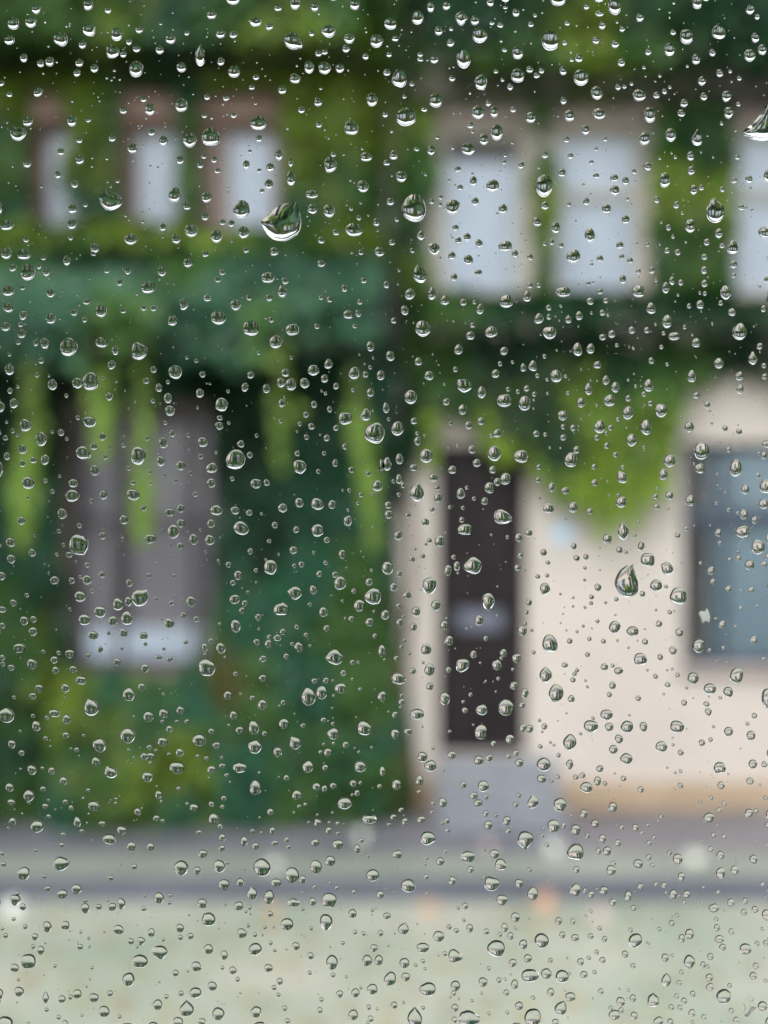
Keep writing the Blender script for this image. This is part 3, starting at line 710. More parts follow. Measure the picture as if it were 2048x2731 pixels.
# ------------------------------------------------------------------ raindrops on the outer face of the pane
# Raindrops measured on the pane, in six fields of the glass. One entry = x y w h in units of
# 1/1659 of a field's width, then optionally the bearing in degrees (0 = up, clockwise) of a drawn-out tip.
FIELDS = {
(0, 0): """70 117 50 55,145 110 48 50,168 57 38 40,391 37 42 48,475 60 28 30,394 143 55 58,273 185 62 62,513 163 48 58,610 143 34 32,
53 187 42 42,366 207 32 36,497 237 58 58,541 248 28 30,598 225 32 30,565 195 25 30,744 183 44 44,697 229 36 38,813 158 22 22,114 265 32 38,
186 288 30 34,225 281 38 42,352 285 34 34,342 328 30 34,417 309 34 36,596 312 62 72,870 250 45 100 0,790 304 42 44,920 78 42 40,1012 12 58 50,
958 160 40 40,1013 165 35 32,1105 110 55 42 280,1168 130 32 32,1278 30 45 55,1362 45 36 40,1442 5 38 30,1533 38 42 46,1205 50 32 28,
1270 192 82 75 125,1420 150 60 58,1348 160 24 26,1510 183 46 44,1497 225 34 34,1378 245 30 30,1405 238 26 26,1628 192 58 60,1580 257 28 30,
1338 303 42 56,1405 308 54 54,1470 308 36 40,1016 323 50 52,960 280 30 36,1278 352 48 44,1110 347 28 26,1223 400 36 36,1092 389 26 24,
176 412 40 40,18 373 26 26,52 420 25 25,90 590 70 62,132 537 42 40,320 535 42 48,541 488 32 32,392 530 22 22,655 484 44 52,790 466 52 58,
628 441 26 26,900 430 26 30,982 435 28 28,1014 510 26 26,1120 543 72 62,1376 453 36 38,1305 487 30 30,1380 550 26 28,1608 443 46 58,
1520 563 60 62,889 512 24 22,663 583 34 32,916 602 78 78,826 618 60 62,713 620 40 46,493 608 30 32,579 652 42 42,273 667 30 30,355 700 40 42,
352 617 26 26,129 717 36 36,784 702 34 36,870 723 26 30,885 686 22 22,930 700 26 28,944 747 26 24,1123 610 28 30,1208 680 36 48,1068 723 30 40,
1171 733 36 36,1123 747 20 18,1084 665 18 16,1165 806 38 44,1136 835 22 20,1260 775 40 70 0,1258 712 18 36,1430 722 54 66,1583 688 52 40,
1442 678 24 22,1568 815 50 52,1350 850 56 36,261 765 26 32,332 806 32 34,516 793 18 18,762 852 54 64,487 875 98 88 335,898 862 46 46,
813 900 32 32,1048 913 72 78,1057 1012 48 52,940 1030 48 54,832 1005 54 56,768 1040 40 42,710 990 30 32,574 1042 60 48,891 945 30 32,
966 969 28 26,1004 974 28 30,1353 912 44 46,1423 920 48 56,1530 1000 76 58 275,1453 1012 30 26,1627 968 28 34,1390 1045 30 30,1518 910 18 18,
1551 950 22 22,323 910 38 40,321 977 42 42,378 895 20 20,43 980 56 46,5 905 32 60,40 1102 50 50,115 1105 58 46,122 1042 24 28,315 1035 22 24,
418 1080 38 42,298 1132 32 44 0,412 1104 22 20,132 1183 62 70,67 1165 32 32,180 1157 24 28,211 1183 36 36,198 1122 22 20,47 1262 50 46,
108 1250 20 20,228 1274 36 38,47 1335 44 42,112 1370 36 40,36 1417 40 38,104 1447 34 38,100 1408 22 22,228 1382 42 46,328 1356 28 30,
384 1310 34 26,445 1350 48 52,375 1387 22 24,541 1348 24 22,647 1248 60 52,525 1228 26 28,469 1177 22 22,559 1177 26 34,705 1180 36 44,
818 1142 40 40,893 1105 28 26,1068 1088 24 24,1190 1094 38 38,1162 1207 58 46,1235 1220 30 30,966 1184 26 24,946 1216 26 22,1222 1265 38 52,
1080 1292 26 24,1166 1292 28 30,900 1293 32 32,1022 1325 44 46,800 1320 38 52,948 1378 62 60,752 1390 40 44,670 1338 26 26,627 1337 24 24,
1088 1423 66 66,1265 1430 58 52,1176 1387 24 26,1190 1460 54 40,1372 1415 24 24,1490 1252 28 32,1425 1300 24 26,1388 1292 20 20,1505 1365 42 36,
1549 1360 24 32,1556 1310 22 24,1572 1218 26 24,1391 1147 36 30,1640 1095 44 42,1560 1098 22 22,1533 1415 20 18""",
(1024, 0): """27 117 54 52,145 90 50 62,201 45 32 46,268 40 34 38,332 95 54 62,390 103 38 42,412 167 64 68,455 25 32 36,520 12 32 28,566 70 32 36,
520 48 20 16,746 12 66 60,713 190 72 86,868 45 24 24,922 10 40 34,988 45 56 72,924 75 36 26,936 125 30 34,785 115 24 24,648 82 18 18,630 120 26 24,
498 123 28 26,463 115 22 18,235 148 36 40,288 140 18 18,286 200 32 34,48 180 28 26,22 248 24 26,155 250 24 20,155 270 26 20,216 270 36 36,
340 265 62 90 355,574 242 46 56,517 230 22 20,574 340 56 60,625 313 30 28,655 340 28 24,676 318 24 26,775 200 22 24,908 190 30 32,992 205 34 34,
835 265 34 36,805 272 18 20,768 318 32 40,1018 285 34 34,845 348 64 72,1098 92 32 34,1022 140 24 26,1240 155 26 24,1297 175 56 64,1342 28 42 54,
1380 10 30 24,1435 150 58 68 0,1570 58 36 40,1600 88 22 26,1592 178 34 42,1622 230 40 46,1568 255 50 54,1225 228 44 56,1133 240 28 28,
1338 270 36 44,1408 242 30 32,1440 330 30 34,1363 363 36 40,1485 322 16 18,1524 352 20 22,1115 305 16 16,1183 342 16 14,65 350 64 82,12 327 32 30,
120 375 20 22,292 352 28 26,414 370 54 68,480 322 20 18,508 358 18 18,541 390 26 30,222 447 56 60,88 430 20 18,172 483 28 26,95 517 86 80,
5 505 24 28,447 458 26 28,403 497 58 58,472 495 36 48,554 486 26 26,630 520 44 46,485 583 50 68,427 614 40 48,370 553 28 30,362 655 58 52,
380 580 18 16,228 605 20 18,770 447 28 34,796 512 46 48,912 415 50 58,922 505 56 48,1005 390 24 26,1032 387 18 20,1062 375 16 18,1095 425 56 52,
1168 425 28 28,1203 408 22 24,1226 390 16 16,1287 458 34 34,1275 502 32 32,1372 430 30 34,1470 430 40 48,1480 500 40 50,1520 463 20 20,
1140 508 50 68,865 573 34 42,948 613 20 20,783 614 24 26,1118 610 48 56,1230 595 46 58,1343 605 48 72 0,1448 545 16 18,42 680 38 42,12 713 30 26,
140 655 24 20,203 660 34 44,317 742 28 26,75 773 48 46,295 650 16 16,588 725 28 30,515 712 20 20,520 682 14 16,800 685 26 26,690 680 30 30,
890 712 20 20,910 655 16 18,763 757 34 36,910 770 28 24,988 780 36 36,1036 792 30 36,988 832 44 44,1073 752 20 22,383 793 30 44,466 812 56 52,
327 820 26 26,280 790 14 14,686 813 74 98,1130 730 34 38,1315 685 32 40,1318 748 32 38,1205 788 46 64,1328 830 32 42,1362 820 22 24,1450 828 22 24,
1250 690 16 16,1183 695 12 14,127 908 106 120,28 880 34 32,205 880 22 22,242 862 20 20,240 893 18 18,295 905 60 66,391 880 32 36,510 912 38 42,
486 932 14 12,690 897 34 36,793 893 20 18,868 880 30 34,954 912 40 44,1045 870 16 16,1170 873 24 28,1255 895 26 32,1422 918 80 108 357,658 967 36 38,
737 992 36 50,1037 957 34 38,883 1025 44 62,1313 985 44 56,1220 992 24 26,1280 930 14 14,1240 1030 16 18,1190 970 10 12,158 1025 32 42,55 957 20 20,
35 1055 28 26,307 993 28 28,357 1032 32 34,319 1047 26 28,408 1060 34 38,213 1085 52 52 300,122 1090 22 22,291 1112 32 34,362 1130 40 44,
520 1072 58 46,562 1105 28 34,627 1118 26 28,720 1054 22 24,690 1062 18 18,760 1068 22 24,812 1115 60 60,926 1125 30 30,890 1150 18 14,
1012 1068 32 34,1020 1118 22 24,1056 1133 26 26,1130 1065 18 18,1385 1055 26 30,1437 1017 36 42,1495 1075 48 58,1215 1090 24 26,1260 1098 28 28,
1375 1118 26 26,1450 1070 26 22,1373 1175 30 34,1375 1232 28 32,1500 1150 32 34,1500 1197 22 22,1092 1180 22 22,1150 1175 26 30,155 1190 58 78 345,
10 1237 24 30,65 1175 14 14,300 1205 30 34,404 1186 34 28,112 1278 44 48,206 1275 36 54,262 1303 40 42,340 1312 30 30,388 1312 18 18,
412 1340 30 48 15,526 1308 58 56,615 1287 36 48,627 1240 24 24,664 1240 20 20,768 1268 64 48,877 1232 20 18,926 1266 26 24,1025 1213 30 40,
1090 1265 54 52,1168 1218 16 16,1210 1250 32 48,1235 1220 26 36,1274 1228 22 26,1467 1272 50 62,885 1308 32 32,952 1305 24 24,1356 1322 34 38,
1308 1328 22 22,1355 1272 14 16,1377 1275 18 20,1445 1315 20 22,90 1347 34 42,167 1425 64 70,42 1390 26 26,371 1455 40 36,460 1440 54 48,
380 1410 22 22,707 1335 26 26,665 1382 42 46,708 1375 22 26,791 1385 28 34,838 1370 30 38,938 1357 28 26,960 1367 14 14,1146 1338 40 48,
1215 1395 44 56,1493 1355 34 34,1628 1340 22 30,1655 1355 20 40,710 1445 58 54,1063 1432 30 32,1128 1432 24 26,1245 1458 50 36,1525 1438 62 72,
978 1448 32 34,938 1462 32 28,1200 1445 18 18,1290 1418 16 18,1165 1407 12 14,1515 690 22 22,1565 785 32 34,1502 790 26 26,1645 770 34 52,
1533 905 26 26,1580 917 14 14,1632 1013 54 52,1655 1120 14 50,1640 1215 22 28,1655 1190 10 30""",
(0, 910): """5 22 22 40,90 10 22 20,164 12 22 28,203 15 38 44,307 30 76 78,447 10 54 44,506 45 28 40,610 48 70 76,1195 8 56 56,1602 27 36 44,52 62 16 16,
188 88 24 26,170 150 20 22,52 125 40 50 0,490 107 34 40,670 127 26 28,763 138 58 58,880 147 28 28,854 89 18 18,813 75 16 16,1087 150 30 30,
1062 203 30 38,1122 55 16 16,1262 76 16 16,1237 140 36 34,1357 130 50 46,1420 102 36 42 0,1404 165 32 34,1530 142 44 52,1580 147 26 28,1645 152 36 42,
1613 76 12 12,1600 117 18 18,1318 185 40 44,1260 190 46 50,1218 183 36 42,1156 208 34 40,236 192 40 48,345 185 50 46,400 177 68 76,480 243 32 34,
297 238 18 18,453 163 14 14,640 175 30 26,693 205 28 36,732 180 18 18,511 177 12 12,55 218 24 26,88 200 14 16,72 272 36 42,12 287 40 44,731 250 34 44,
869 228 34 38,990 220 16 16,668 262 18 20,741 304 42 44,963 277 56 58,954 334 26 22,952 369 34 34,993 355 16 16,1220 271 32 34,1233 245 12 14,
1359 276 28 30,1324 320 24 26,1426 297 24 28,1526 215 18 18,1602 225 34 36,1408 228 16 16,1453 197 26 28,1655 290 26 40,1580 320 46 52,1495 337 60 52,
1618 400 86 92,1298 360 20 20,1348 370 30 28,1215 348 16 16,1453 376 26 24,1327 417 24 24,1286 393 12 12,1413 420 28 28,1491 457 24 26,122 366 50 52,
40 352 14 14,65 390 18 20,8 398 18 22,35 420 24 22,85 407 16 16,188 425 48 60,273 397 28 30,298 423 16 16,235 394 16 16,393 352 58 46 290,345 333 20 20,
452 415 30 32,414 456 30 30,541 452 18 18,543 411 10 10,720 355 18 18,750 402 26 28,645 421 18 20,712 442 38 46,819 409 18 18,882 438 44 42,
872 500 22 22,938 482 14 14,687 483 14 14,702 520 36 44,820 468 10 10,107 468 36 40,42 498 28 32,108 530 26 28,155 515 28 26,205 513 36 44,8 555 34 64,
368 483 62 56 130,464 502 20 20,419 560 40 44,606 497 62 78,562 551 18 18,788 540 42 40,720 580 14 14,653 567 14 14,828 572 16 16,920 548 48 44,
1022 512 84 84,1083 493 26 28,1045 446 34 32,1112 410 16 18,1288 487 24 24,1402 486 18 18,1298 545 56 60,1377 564 20 20,1450 528 26 32,1519 557 26 26,
1592 573 24 24,1650 538 24 54,133 612 54 54,206 603 18 18,268 584 14 14,237 650 20 20,325 614 40 36,322 668 60 52,131 677 14 14,404 691 20 20,
455 665 34 38,583 612 22 20,584 664 56 50,658 614 14 14,766 603 20 20,848 662 22 22,917 615 36 40,1008 596 20 20,1110 617 48 42,1155 611 26 28,
1223 720 40 40,1295 698 36 40,1374 703 54 52,1437 706 36 38,1510 645 18 18,1560 664 20 20,1612 662 16 16,1630 625 44 48,1547 700 16 16,278 745 38 46,
352 796 22 22,265 820 18 18,103 775 34 34,5 725 20 36,543 771 38 38,627 722 24 26,741 740 42 34,788 723 32 34,788 787 36 36,755 823 48 58,
657 854 46 40,710 817 14 14,842 856 38 46,912 858 42 44,785 884 28 26,872 814 14 14,916 788 32 36,940 730 52 44,1020 731 38 34,1082 740 30 26,
1046 807 66 60,1134 745 14 14,1191 794 28 28,1283 813 26 30,1374 817 52 52,1413 857 26 28,1504 776 36 46,1505 730 14 14,350 880 82 90,452 840 30 32,
537 854 18 18,57 868 40 42,60 940 36 40,20 1012 32 36,12 882 14 14,150 912 30 32,283 879 18 18,308 921 28 26,255 920 16 16,386 965 22 22,894 909 14 14,
948 946 14 14,993 964 26 26,1086 907 24 26,1167 862 22 16,1270 901 34 34,1358 912 16 16,1480 920 32 38,1172 975 56 62,1153 943 14 14,1110 988 20 20,
1275 969 20 20,1306 963 28 26,1382 1003 26 26,1408 955 20 20,1448 1006 26 26,1606 987 14 14,1655 975 20 50,245 1030 38 36,320 1033 26 28,
356 1016 16 16,385 1028 40 42,449 1006 28 28,567 1042 28 32,650 1011 22 22,683 961 12 12,1010 1041 24 24,1034 1010 36 40,1110 1040 12 12,
1470 1042 52 58,1595 1037 30 32,1530 1077 22 22,68 1128 30 30,126 1095 18 20,22 1155 34 28,6 1130 12 14,357 1100 50 46,406 1076 18 18,312 1155 16 16,
518 1134 46 52,562 1122 30 40,612 1107 72 72 40,682 1112 18 18,747 1128 22 22,760 1100 10 10,832 1122 42 46,1018 1112 44 42,1062 1131 26 28,
1075 1082 14 14,1050 1160 26 26,1275 1086 62 56 280,1356 1072 30 38,1340 1134 18 18,1218 1153 64 54,1398 1167 36 42,1480 1120 14 14,1553 1140 48 50,
1610 1099 72 72,1617 1165 14 14,440 1167 48 48,115 1205 36 38,155 1198 28 28,92 1225 28 26,22 1225 24 24,153 1250 36 38,375 1200 52 48,497 1205 40 42,
556 1193 50 58,739 1216 40 42,801 1181 28 28,853 1197 28 26,705 1198 12 12,955 1218 16 16,1022 1227 42 54,1119 1189 26 30,1123 1240 14 14,
1284 1230 20 20,1225 1252 26 26,1519 1197 26 26,1597 1210 36 36,1655 1185 14 40,1413 1237 28 28,411 1268 44 38,478 1258 18 18,542 1257 34 36,
627 1269 36 34,635 1304 18 18,534 1325 14 14,443 1327 24 30,714 1325 16 16,693 1362 26 22,740 1371 26 24,808 1298 20 20,515 1382 30 30,634 1409 32 36,
917 1292 24 24,890 1320 28 36,891 1350 14 14,958 1322 42 48,900 1405 72 72,95 1322 52 42,22 1362 24 24,197 1337 18 18,312 1347 44 38,263 1342 20 20,
245 1372 32 32,150 1390 42 44,60 1405 28 26,250 1416 28 28,326 1413 32 30,391 1354 24 22,24 1390 20 20,360 1460 44 36,1113 1296 28 28,1163 1304 30 34,
1167 1274 20 20,1200 1277 32 30,1265 1304 18 18,1294 1318 40 44,1324 1265 20 20,1342 1312 14 14,1240 1357 26 26,1139 1367 30 30,1022 1432 20 20,
1139 1450 34 30,1447 1360 76 66 265,1523 1382 20 22,1549 1382 14 14,1484 1427 26 26,1650 1335 34 50,1620 1270 22 22,1360 1463 26 24,1410 1460 28 26,
1523 1455 14 14,5 1250 20 26""",
(1024, 910): """27 68 36 44,148 92 32 34,320 40 40 46,515 47 36 34,498 102 20 22,552 95 16 16,689 70 18 20,638 110 38 46,598 118 26 36,830 40 42 56,
886 37 36 44,915 106 34 32,935 2 34 22,1000 22 18 18,1070 35 14 14,1148 88 26 28,1215 104 16 16,1340 12 36 40,1190 30 20 20,1437 100 42 46,1525 155 38 40,
1582 78 40 56 0,1612 27 26 28,1630 110 20 22,1633 157 22 26,1528 211 32 42,1320 155 36 52,307 126 22 24,193 153 40 40,479 144 36 36,345 197 62 58 310,
420 224 36 52 0,740 154 50 54,658 153 20 20,700 170 16 16,780 155 16 16,952 172 32 40,993 203 36 46,1048 172 14 14,1135 195 40 54,1080 198 16 16,
878 210 34 50 0,612 207 26 26,575 221 20 20,532 211 20 20,645 232 20 22,643 257 12 12,115 245 54 60,8 290 28 46,267 265 28 30,338 298 40 46,
517 260 62 56,605 272 52 64,790 228 18 18,845 269 38 42,968 259 50 50,1048 250 26 28,1115 232 22 22,1143 271 22 24,1190 303 52 58,1047 313 48 58,
768 325 44 42,1340 237 28 28,1387 278 26 32,20 340 16 16,128 347 28 28,363 366 32 34,418 349 32 32,286 358 16 18,58 380 52 60,142 400 16 18,144 434 32 38,
485 400 34 36,461 410 18 18,653 402 30 28,692 405 18 18,768 372 20 22,811 377 26 28,769 418 28 26,925 372 48 56,971 376 24 24,914 418 26 26,954 400 18 18,
1004 340 18 18,1125 375 48 66,1063 430 44 54,1310 373 44 50,1407 358 12 12,1463 380 24 30,1523 394 26 28,1272 335 12 14,955 453 24 26,1115 460 14 14,
182 497 58 60,15 532 42 56,67 510 34 46,127 548 30 28,317 454 14 14,377 470 34 36,398 527 36 36,421 509 30 26,474 487 56 64,293 556 38 34,467 556 34 32,
588 499 64 56,712 462 12 12,757 463 10 10,826 471 28 32,803 514 58 62,664 545 22 24,901 544 22 24,1025 546 20 20,1022 588 42 52 330,993 492 22 24,
1437 438 14 14,1478 470 22 24,1364 476 66 78,1640 447 36 30,1630 495 26 34,1609 488 16 18,1510 549 54 74,1225 519 50 54,1200 577 38 50,1355 550 44 44,
1430 577 14 14,1605 581 20 24,1330 530 12 12,212 590 38 36,64 597 26 40,40 606 18 18,83 622 22 26,522 596 46 50,486 609 32 36,452 634 42 48,355 633 18 18,
330 658 38 48,228 634 26 24,232 677 34 40,140 652 64 82 10,64 664 20 20,18 708 30 30,20 749 36 36,660 600 22 24,720 632 32 40,778 646 36 32,666 679 16 16,
903 613 30 30,960 607 10 10,967 667 10 10,1005 665 14 14,1018 695 46 48,1165 670 22 24,1224 667 34 36,1172 635 12 12,1314 689 42 48,1310 610 10 10,
1550 641 36 42,1637 628 52 58,1463 655 10 10,1427 700 16 16,1628 703 42 44,1170 714 26 24,1220 724 12 12,433 691 30 34,386 680 18 18,209 727 24 24,
282 718 18 18,338 720 18 18,706 722 46 42,811 717 42 48,883 735 26 26,758 703 8 8,334 771 22 24,346 812 62 50,178 780 32 34,102 752 26 22,
512 757 80 66 110,620 828 32 32,578 848 32 36,61 838 36 40,239 864 42 48,195 861 22 22,180 876 14 14,530 846 16 18,1027 820 46 76 355,1038 776 10 10,
1092 782 12 12,1075 838 16 16,958 853 38 42,1103 884 30 42,1009 901 28 32,1038 910 20 18,815 885 24 30,685 911 28 32,826 937 28 28,867 930 24 26,
703 955 20 20,862 978 16 16,861 1030 14 14,1131 944 60 60,1215 980 54 56 300,1167 1054 52 52,1210 1058 18 16,1109 1088 24 28,1132 1006 8 8,
918 1061 30 34,1262 1098 74 72,1297 808 22 22,1260 838 24 26,1434 827 30 34,1440 871 20 20,1537 822 62 54,1545 748 34 44,1518 742 16 16,1480 728 18 18,
1590 772 28 34,1605 888 58 64,1652 852 30 50,1521 935 24 24,1484 942 18 18,1568 964 42 44,1630 962 28 28,1650 928 30 32,1403 990 32 36,1358 956 14 14,
1278 957 12 12,1411 1036 24 26,1476 1068 28 28,1575 1072 26 26,1652 1055 14 24,1647 1098 12 12,15 978 48 56,120 940 26 26,165 928 24 22,133 897 14 14,
298 931 22 22,312 970 28 40,275 990 34 46,317 1001 14 14,380 967 80 76,585 923 24 24,574 976 30 28,65 1003 24 26,195 1055 60 72,41 1060 32 36,
98 1093 36 36,157 1072 8 8,660 1015 22 20,700 1011 18 18,691 1068 44 54,605 987 10 10,757 1090 12 12,812 1106 12 12,891 1103 22 22,889 1129 18 18,
951 1127 14 14,997 1112 20 20,811 1143 12 12,862 1148 14 14,450 1125 56 82 180,622 1126 26 30,222 1139 42 46,137 1165 38 42,64 1140 24 22,5 1178 36 42,
66 1212 28 32,127 1231 30 36,84 1187 14 14,258 1224 36 40,408 1202 38 46,354 1238 14 14,378 1232 10 10,605 1217 18 20,594 1248 38 42,634 1246 14 14,
610 1168 20 22,1167 1158 12 12,1226 1168 20 20,1245 1163 10 10,993 1180 10 10,1529 1150 18 18,1600 1143 12 12,1450 1220 30 34,1423 1195 14 14,
1508 1230 16 16,1180 1217 28 30,916 1207 18 18,990 1233 50 56,1066 1250 52 44,1267 1255 34 36,855 1228 14 14,828 1252 14 14,783 1246 10 10,881 1283 20 20,
941 1293 22 22,797 1292 24 24,712 1301 66 76,1120 1294 26 28,1049 1320 12 12,1240 1332 34 36,1350 1312 52 62,1397 1330 18 18,1455 1320 16 16,
1585 1287 34 38,437 1280 22 24,278 1290 40 42,87 1290 18 18,74 1317 16 18,181 1325 44 52,4 1333 28 46,108 1346 16 16,53 1366 22 22,384 1348 28 34,
512 1342 32 34,642 1341 18 18,568 1366 38 40,503 1365 16 16,484 1394 44 46,413 1385 12 12,338 1396 56 58,195 1415 44 54,168 1385 14 14,123 1421 30 26,
277 1415 26 26,873 1350 22 22,1100 1369 58 54,1185 1360 24 28,1007 1420 40 32,946 1402 32 30,981 1397 18 18,776 1395 28 22,828 1417 18 18,818 1432 20 20,
811 1458 24 24,865 1462 12 12,694 1435 54 72 0,553 1413 16 16,62 1452 60 52,1130 1417 12 12,1165 1443 22 22,1237 1412 12 12,1215 1417 10 10,
1260 1437 20 20,1512 1440 58 64,1326 1452 48 52,1627 1368 18 18,490 1453 18 18,1470 1385 10 10""",
(0, 1820): """180 22 36 36,293 18 34 36,152 52 30 28,71 58 16 16,40 135 66 66,168 182 36 44,153 138 18 18,245 126 44 34,213 145 18 16,298 152 36 40,
405 102 66 72,565 47 52 56,620 15 30 32,586 142 12 12,713 43 14 14,648 142 42 46,715 128 40 38,708 163 18 18,770 163 16 16,813 163 18 20,785 115 34 36,
739 195 28 30,560 223 62 66,437 265 54 60,294 221 26 26,370 222 14 14,207 235 20 20,98 203 12 12,63 260 32 36,104 297 26 26,340 284 20 22,316 280 12 12,
228 270 12 12,424 335 36 40,150 370 40 42,233 373 28 32,194 363 16 16,100 366 12 12,487 380 52 50 330,283 417 32 36,710 250 42 40,652 272 20 20,
659 312 36 32,630 312 30 30,680 287 14 14,737 304 16 16,783 295 34 36,657 341 16 16,564 285 14 14,585 316 10 10,866 242 56 52,919 205 26 26,940 264 34 28,
860 312 16 16,897 320 20 20,771 362 62 52,645 400 46 44,692 477 30 36,778 450 20 18,920 370 36 36,966 353 28 22,985 393 20 18,963 318 14 16,908 404 10 10,
990 50 36 36,1013 136 30 36,1043 44 12 12,1095 62 22 22,1137 90 38 44,1040 200 36 32,1040 360 58 44,1100 190 44 56,1105 270 60 60,1147 214 22 22,
1202 293 38 42,1225 80 20 22,1211 96 12 12,1230 172 44 44,1312 180 22 20,1278 255 48 54 325,1334 57 60 76,1391 40 46 56,1400 157 24 24,1440 172 18 18,
1440 215 48 48,1473 20 48 44,1443 52 14 14,1556 24 16 16,1650 55 36 44,1576 190 64 62,1540 145 10 10,1494 262 26 28,1443 257 16 16,1400 260 14 14,
1387 294 18 18,1418 295 34 36,1332 357 46 50,1407 361 26 28,1557 355 50 48,1551 293 14 14,1605 273 12 12,1652 377 24 40,1240 404 24 26,1108 445 48 64,
1285 477 42 42,1370 443 34 34,1403 450 24 30,1441 437 28 26,1527 427 30 28,1557 425 16 16,1543 470 22 28,1523 477 14 14,1640 440 20 20,1490 513 62 54,
1322 518 16 16,1295 527 18 18,1172 550 28 30,1273 553 12 12,972 491 24 22,919 516 24 24,965 528 18 20,845 533 36 34,815 515 16 14,998 422 10 10,
53 445 34 38,196 452 24 24,136 480 48 50,391 458 20 18,60 510 32 30,207 527 26 26,292 507 22 22,135 510 16 16,219 500 12 12,249 540 10 10,317 532 20 22,
415 525 48 42,368 491 12 12,510 495 14 14,508 513 14 14,602 549 30 32,703 506 12 16,620 535 10 10,65 590 30 34,220 570 20 20,172 612 58 54,344 594 32 46,
450 601 30 24,363 633 18 18,535 630 40 38,282 647 20 20,480 667 54 44,682 577 28 26,709 588 18 16,928 580 42 48,954 612 20 24,865 638 22 22,965 660 30 34,
963 706 26 28,1095 632 20 18,1180 630 26 30,1242 670 22 22,1250 700 20 18,1059 676 32 42,1108 697 28 30,1190 684 28 22,1363 682 36 34,1336 595 12 12,
1375 597 32 36,1421 630 26 30,1424 596 14 14,1460 600 18 18,1461 642 16 18,1373 563 12 12,1597 582 60 40,1461 690 44 42,1563 672 22 20,1544 708 28 36,
1590 740 14 16,577 697 40 40,658 700 32 34,277 692 20 20,405 672 10 10,165 715 16 14,23 728 20 20,28 774 26 22,883 730 38 36,588 785 24 24,532 777 10 10,
518 798 10 10,278 772 74 60 80,113 814 54 56,202 827 20 20,488 834 26 22,788 790 62 66,857 802 30 34,952 783 50 54,986 768 18 16,1136 788 74 78,
1265 822 60 68,1310 840 30 36,1367 785 50 56,1428 760 44 44,1610 822 54 52,1060 797 12 12,1042 852 32 36,973 863 46 48,1197 854 44 36,1429 854 14 14,
1360 873 18 18,1456 876 20 20,1530 892 20 20,1093 898 44 54 350,1165 915 46 60,217 879 28 24,280 902 46 40,340 881 46 44,87 900 20 18,78 928 46 48,
5 940 20 32,110 957 28 30,378 930 22 18,377 963 38 44 180,435 957 28 24,475 930 12 12,493 957 36 34,532 944 36 48,632 909 16 14,743 908 18 16,
738 941 16 16,694 918 42 48,629 965 22 20,880 942 40 42,978 946 14 14,1036 953 40 38,1082 961 18 20,1067 978 14 14,1272 939 50 38,1353 935 32 34,
1311 895 12 12,1424 928 62 62,1310 968 16 16,1524 985 36 38,1643 905 32 34,1608 972 16 16,907 1010 60 58,823 993 10 10,1170 988 28 24,1243 1032 54 52,
1411 1023 54 70,70 1010 20 16,23 1052 14 12,120 1043 20 20,36 1080 22 22,162 1086 30 30,215 1042 38 48,292 1036 36 36,358 1066 14 14,459 1066 10 10,
393 1092 14 14,520 1054 46 40,660 1067 32 36,783 1048 38 38,785 1088 24 22,829 1083 28 28,712 1097 16 16,573 1105 28 26,618 1104 34 36,600 1128 14 14,
1076 1038 18 20,1050 1070 42 42,1105 1077 20 20,1148 1045 18 16,1185 1045 12 12,1346 1050 18 18,1534 1066 20 20,1570 1072 20 20,1643 1070 26 28,
155 1128 18 20,187 1143 32 38,206 1113 10 10,308 1100 8 8,355 1128 26 24,395 1128 14 14,134 1190 66 62,75 1218 38 36,248 1211 18 16,695 1153 70 60,
612 1190 70 58,563 1268 52 60,407 1219 16 14,200 1250 8 8,91 1270 14 14,95 1320 40 42,8 1330 36 46,208 1345 28 48 0,277 1352 32 32,314 1344 22 22,
343 1330 38 40,415 1346 42 38,484 1328 26 26,6 1362 20 24,460 1405 46 48,212 1398 20 18,263 1430 20 22,290 1458 30 30,363 1422 14 14,524 1428 20 18,
133 1460 18 18,35 1455 66 60,558 1468 48 28,905 1138 42 42,973 1164 32 40,965 1218 18 18,855 1212 44 42,818 1233 12 12,764 1241 28 28,1011 1229 34 34,
1030 1268 20 22,922 1297 40 40,850 1325 52 46,788 1328 24 24,725 1342 20 20,688 1376 42 46,812 1392 64 70 0,775 1450 44 42,672 1468 52 36,948 1415 54 56,
876 1450 36 30 300,1107 1138 56 54,1190 1145 18 14,1173 1112 18 20,1240 1140 10 10,1281 1126 34 34,1163 1219 40 34,1343 1167 30 30,1436 1195 50 64,
1482 1113 18 18,1617 1134 32 34,1586 1187 46 48,1636 1185 38 44,1428 1130 10 10,1472 1180 8 8,1211 1277 28 30,1187 1303 24 22,1205 1334 20 18,
1340 1240 20 18,1440 1250 22 20,1497 1258 14 14,1109 1407 48 48,1232 1392 24 24,1245 1446 24 22,1127 1468 64 36,1390 1355 20 20,1383 1400 24 26,
1468 1331 30 32,1536 1326 36 40,1608 1310 46 46,1560 1305 14 14,1527 1420 42 46,1593 1388 22 24,1602 1437 26 28,1628 1395 14 14,1590 1455 18 18,
1490 1473 24 14""",
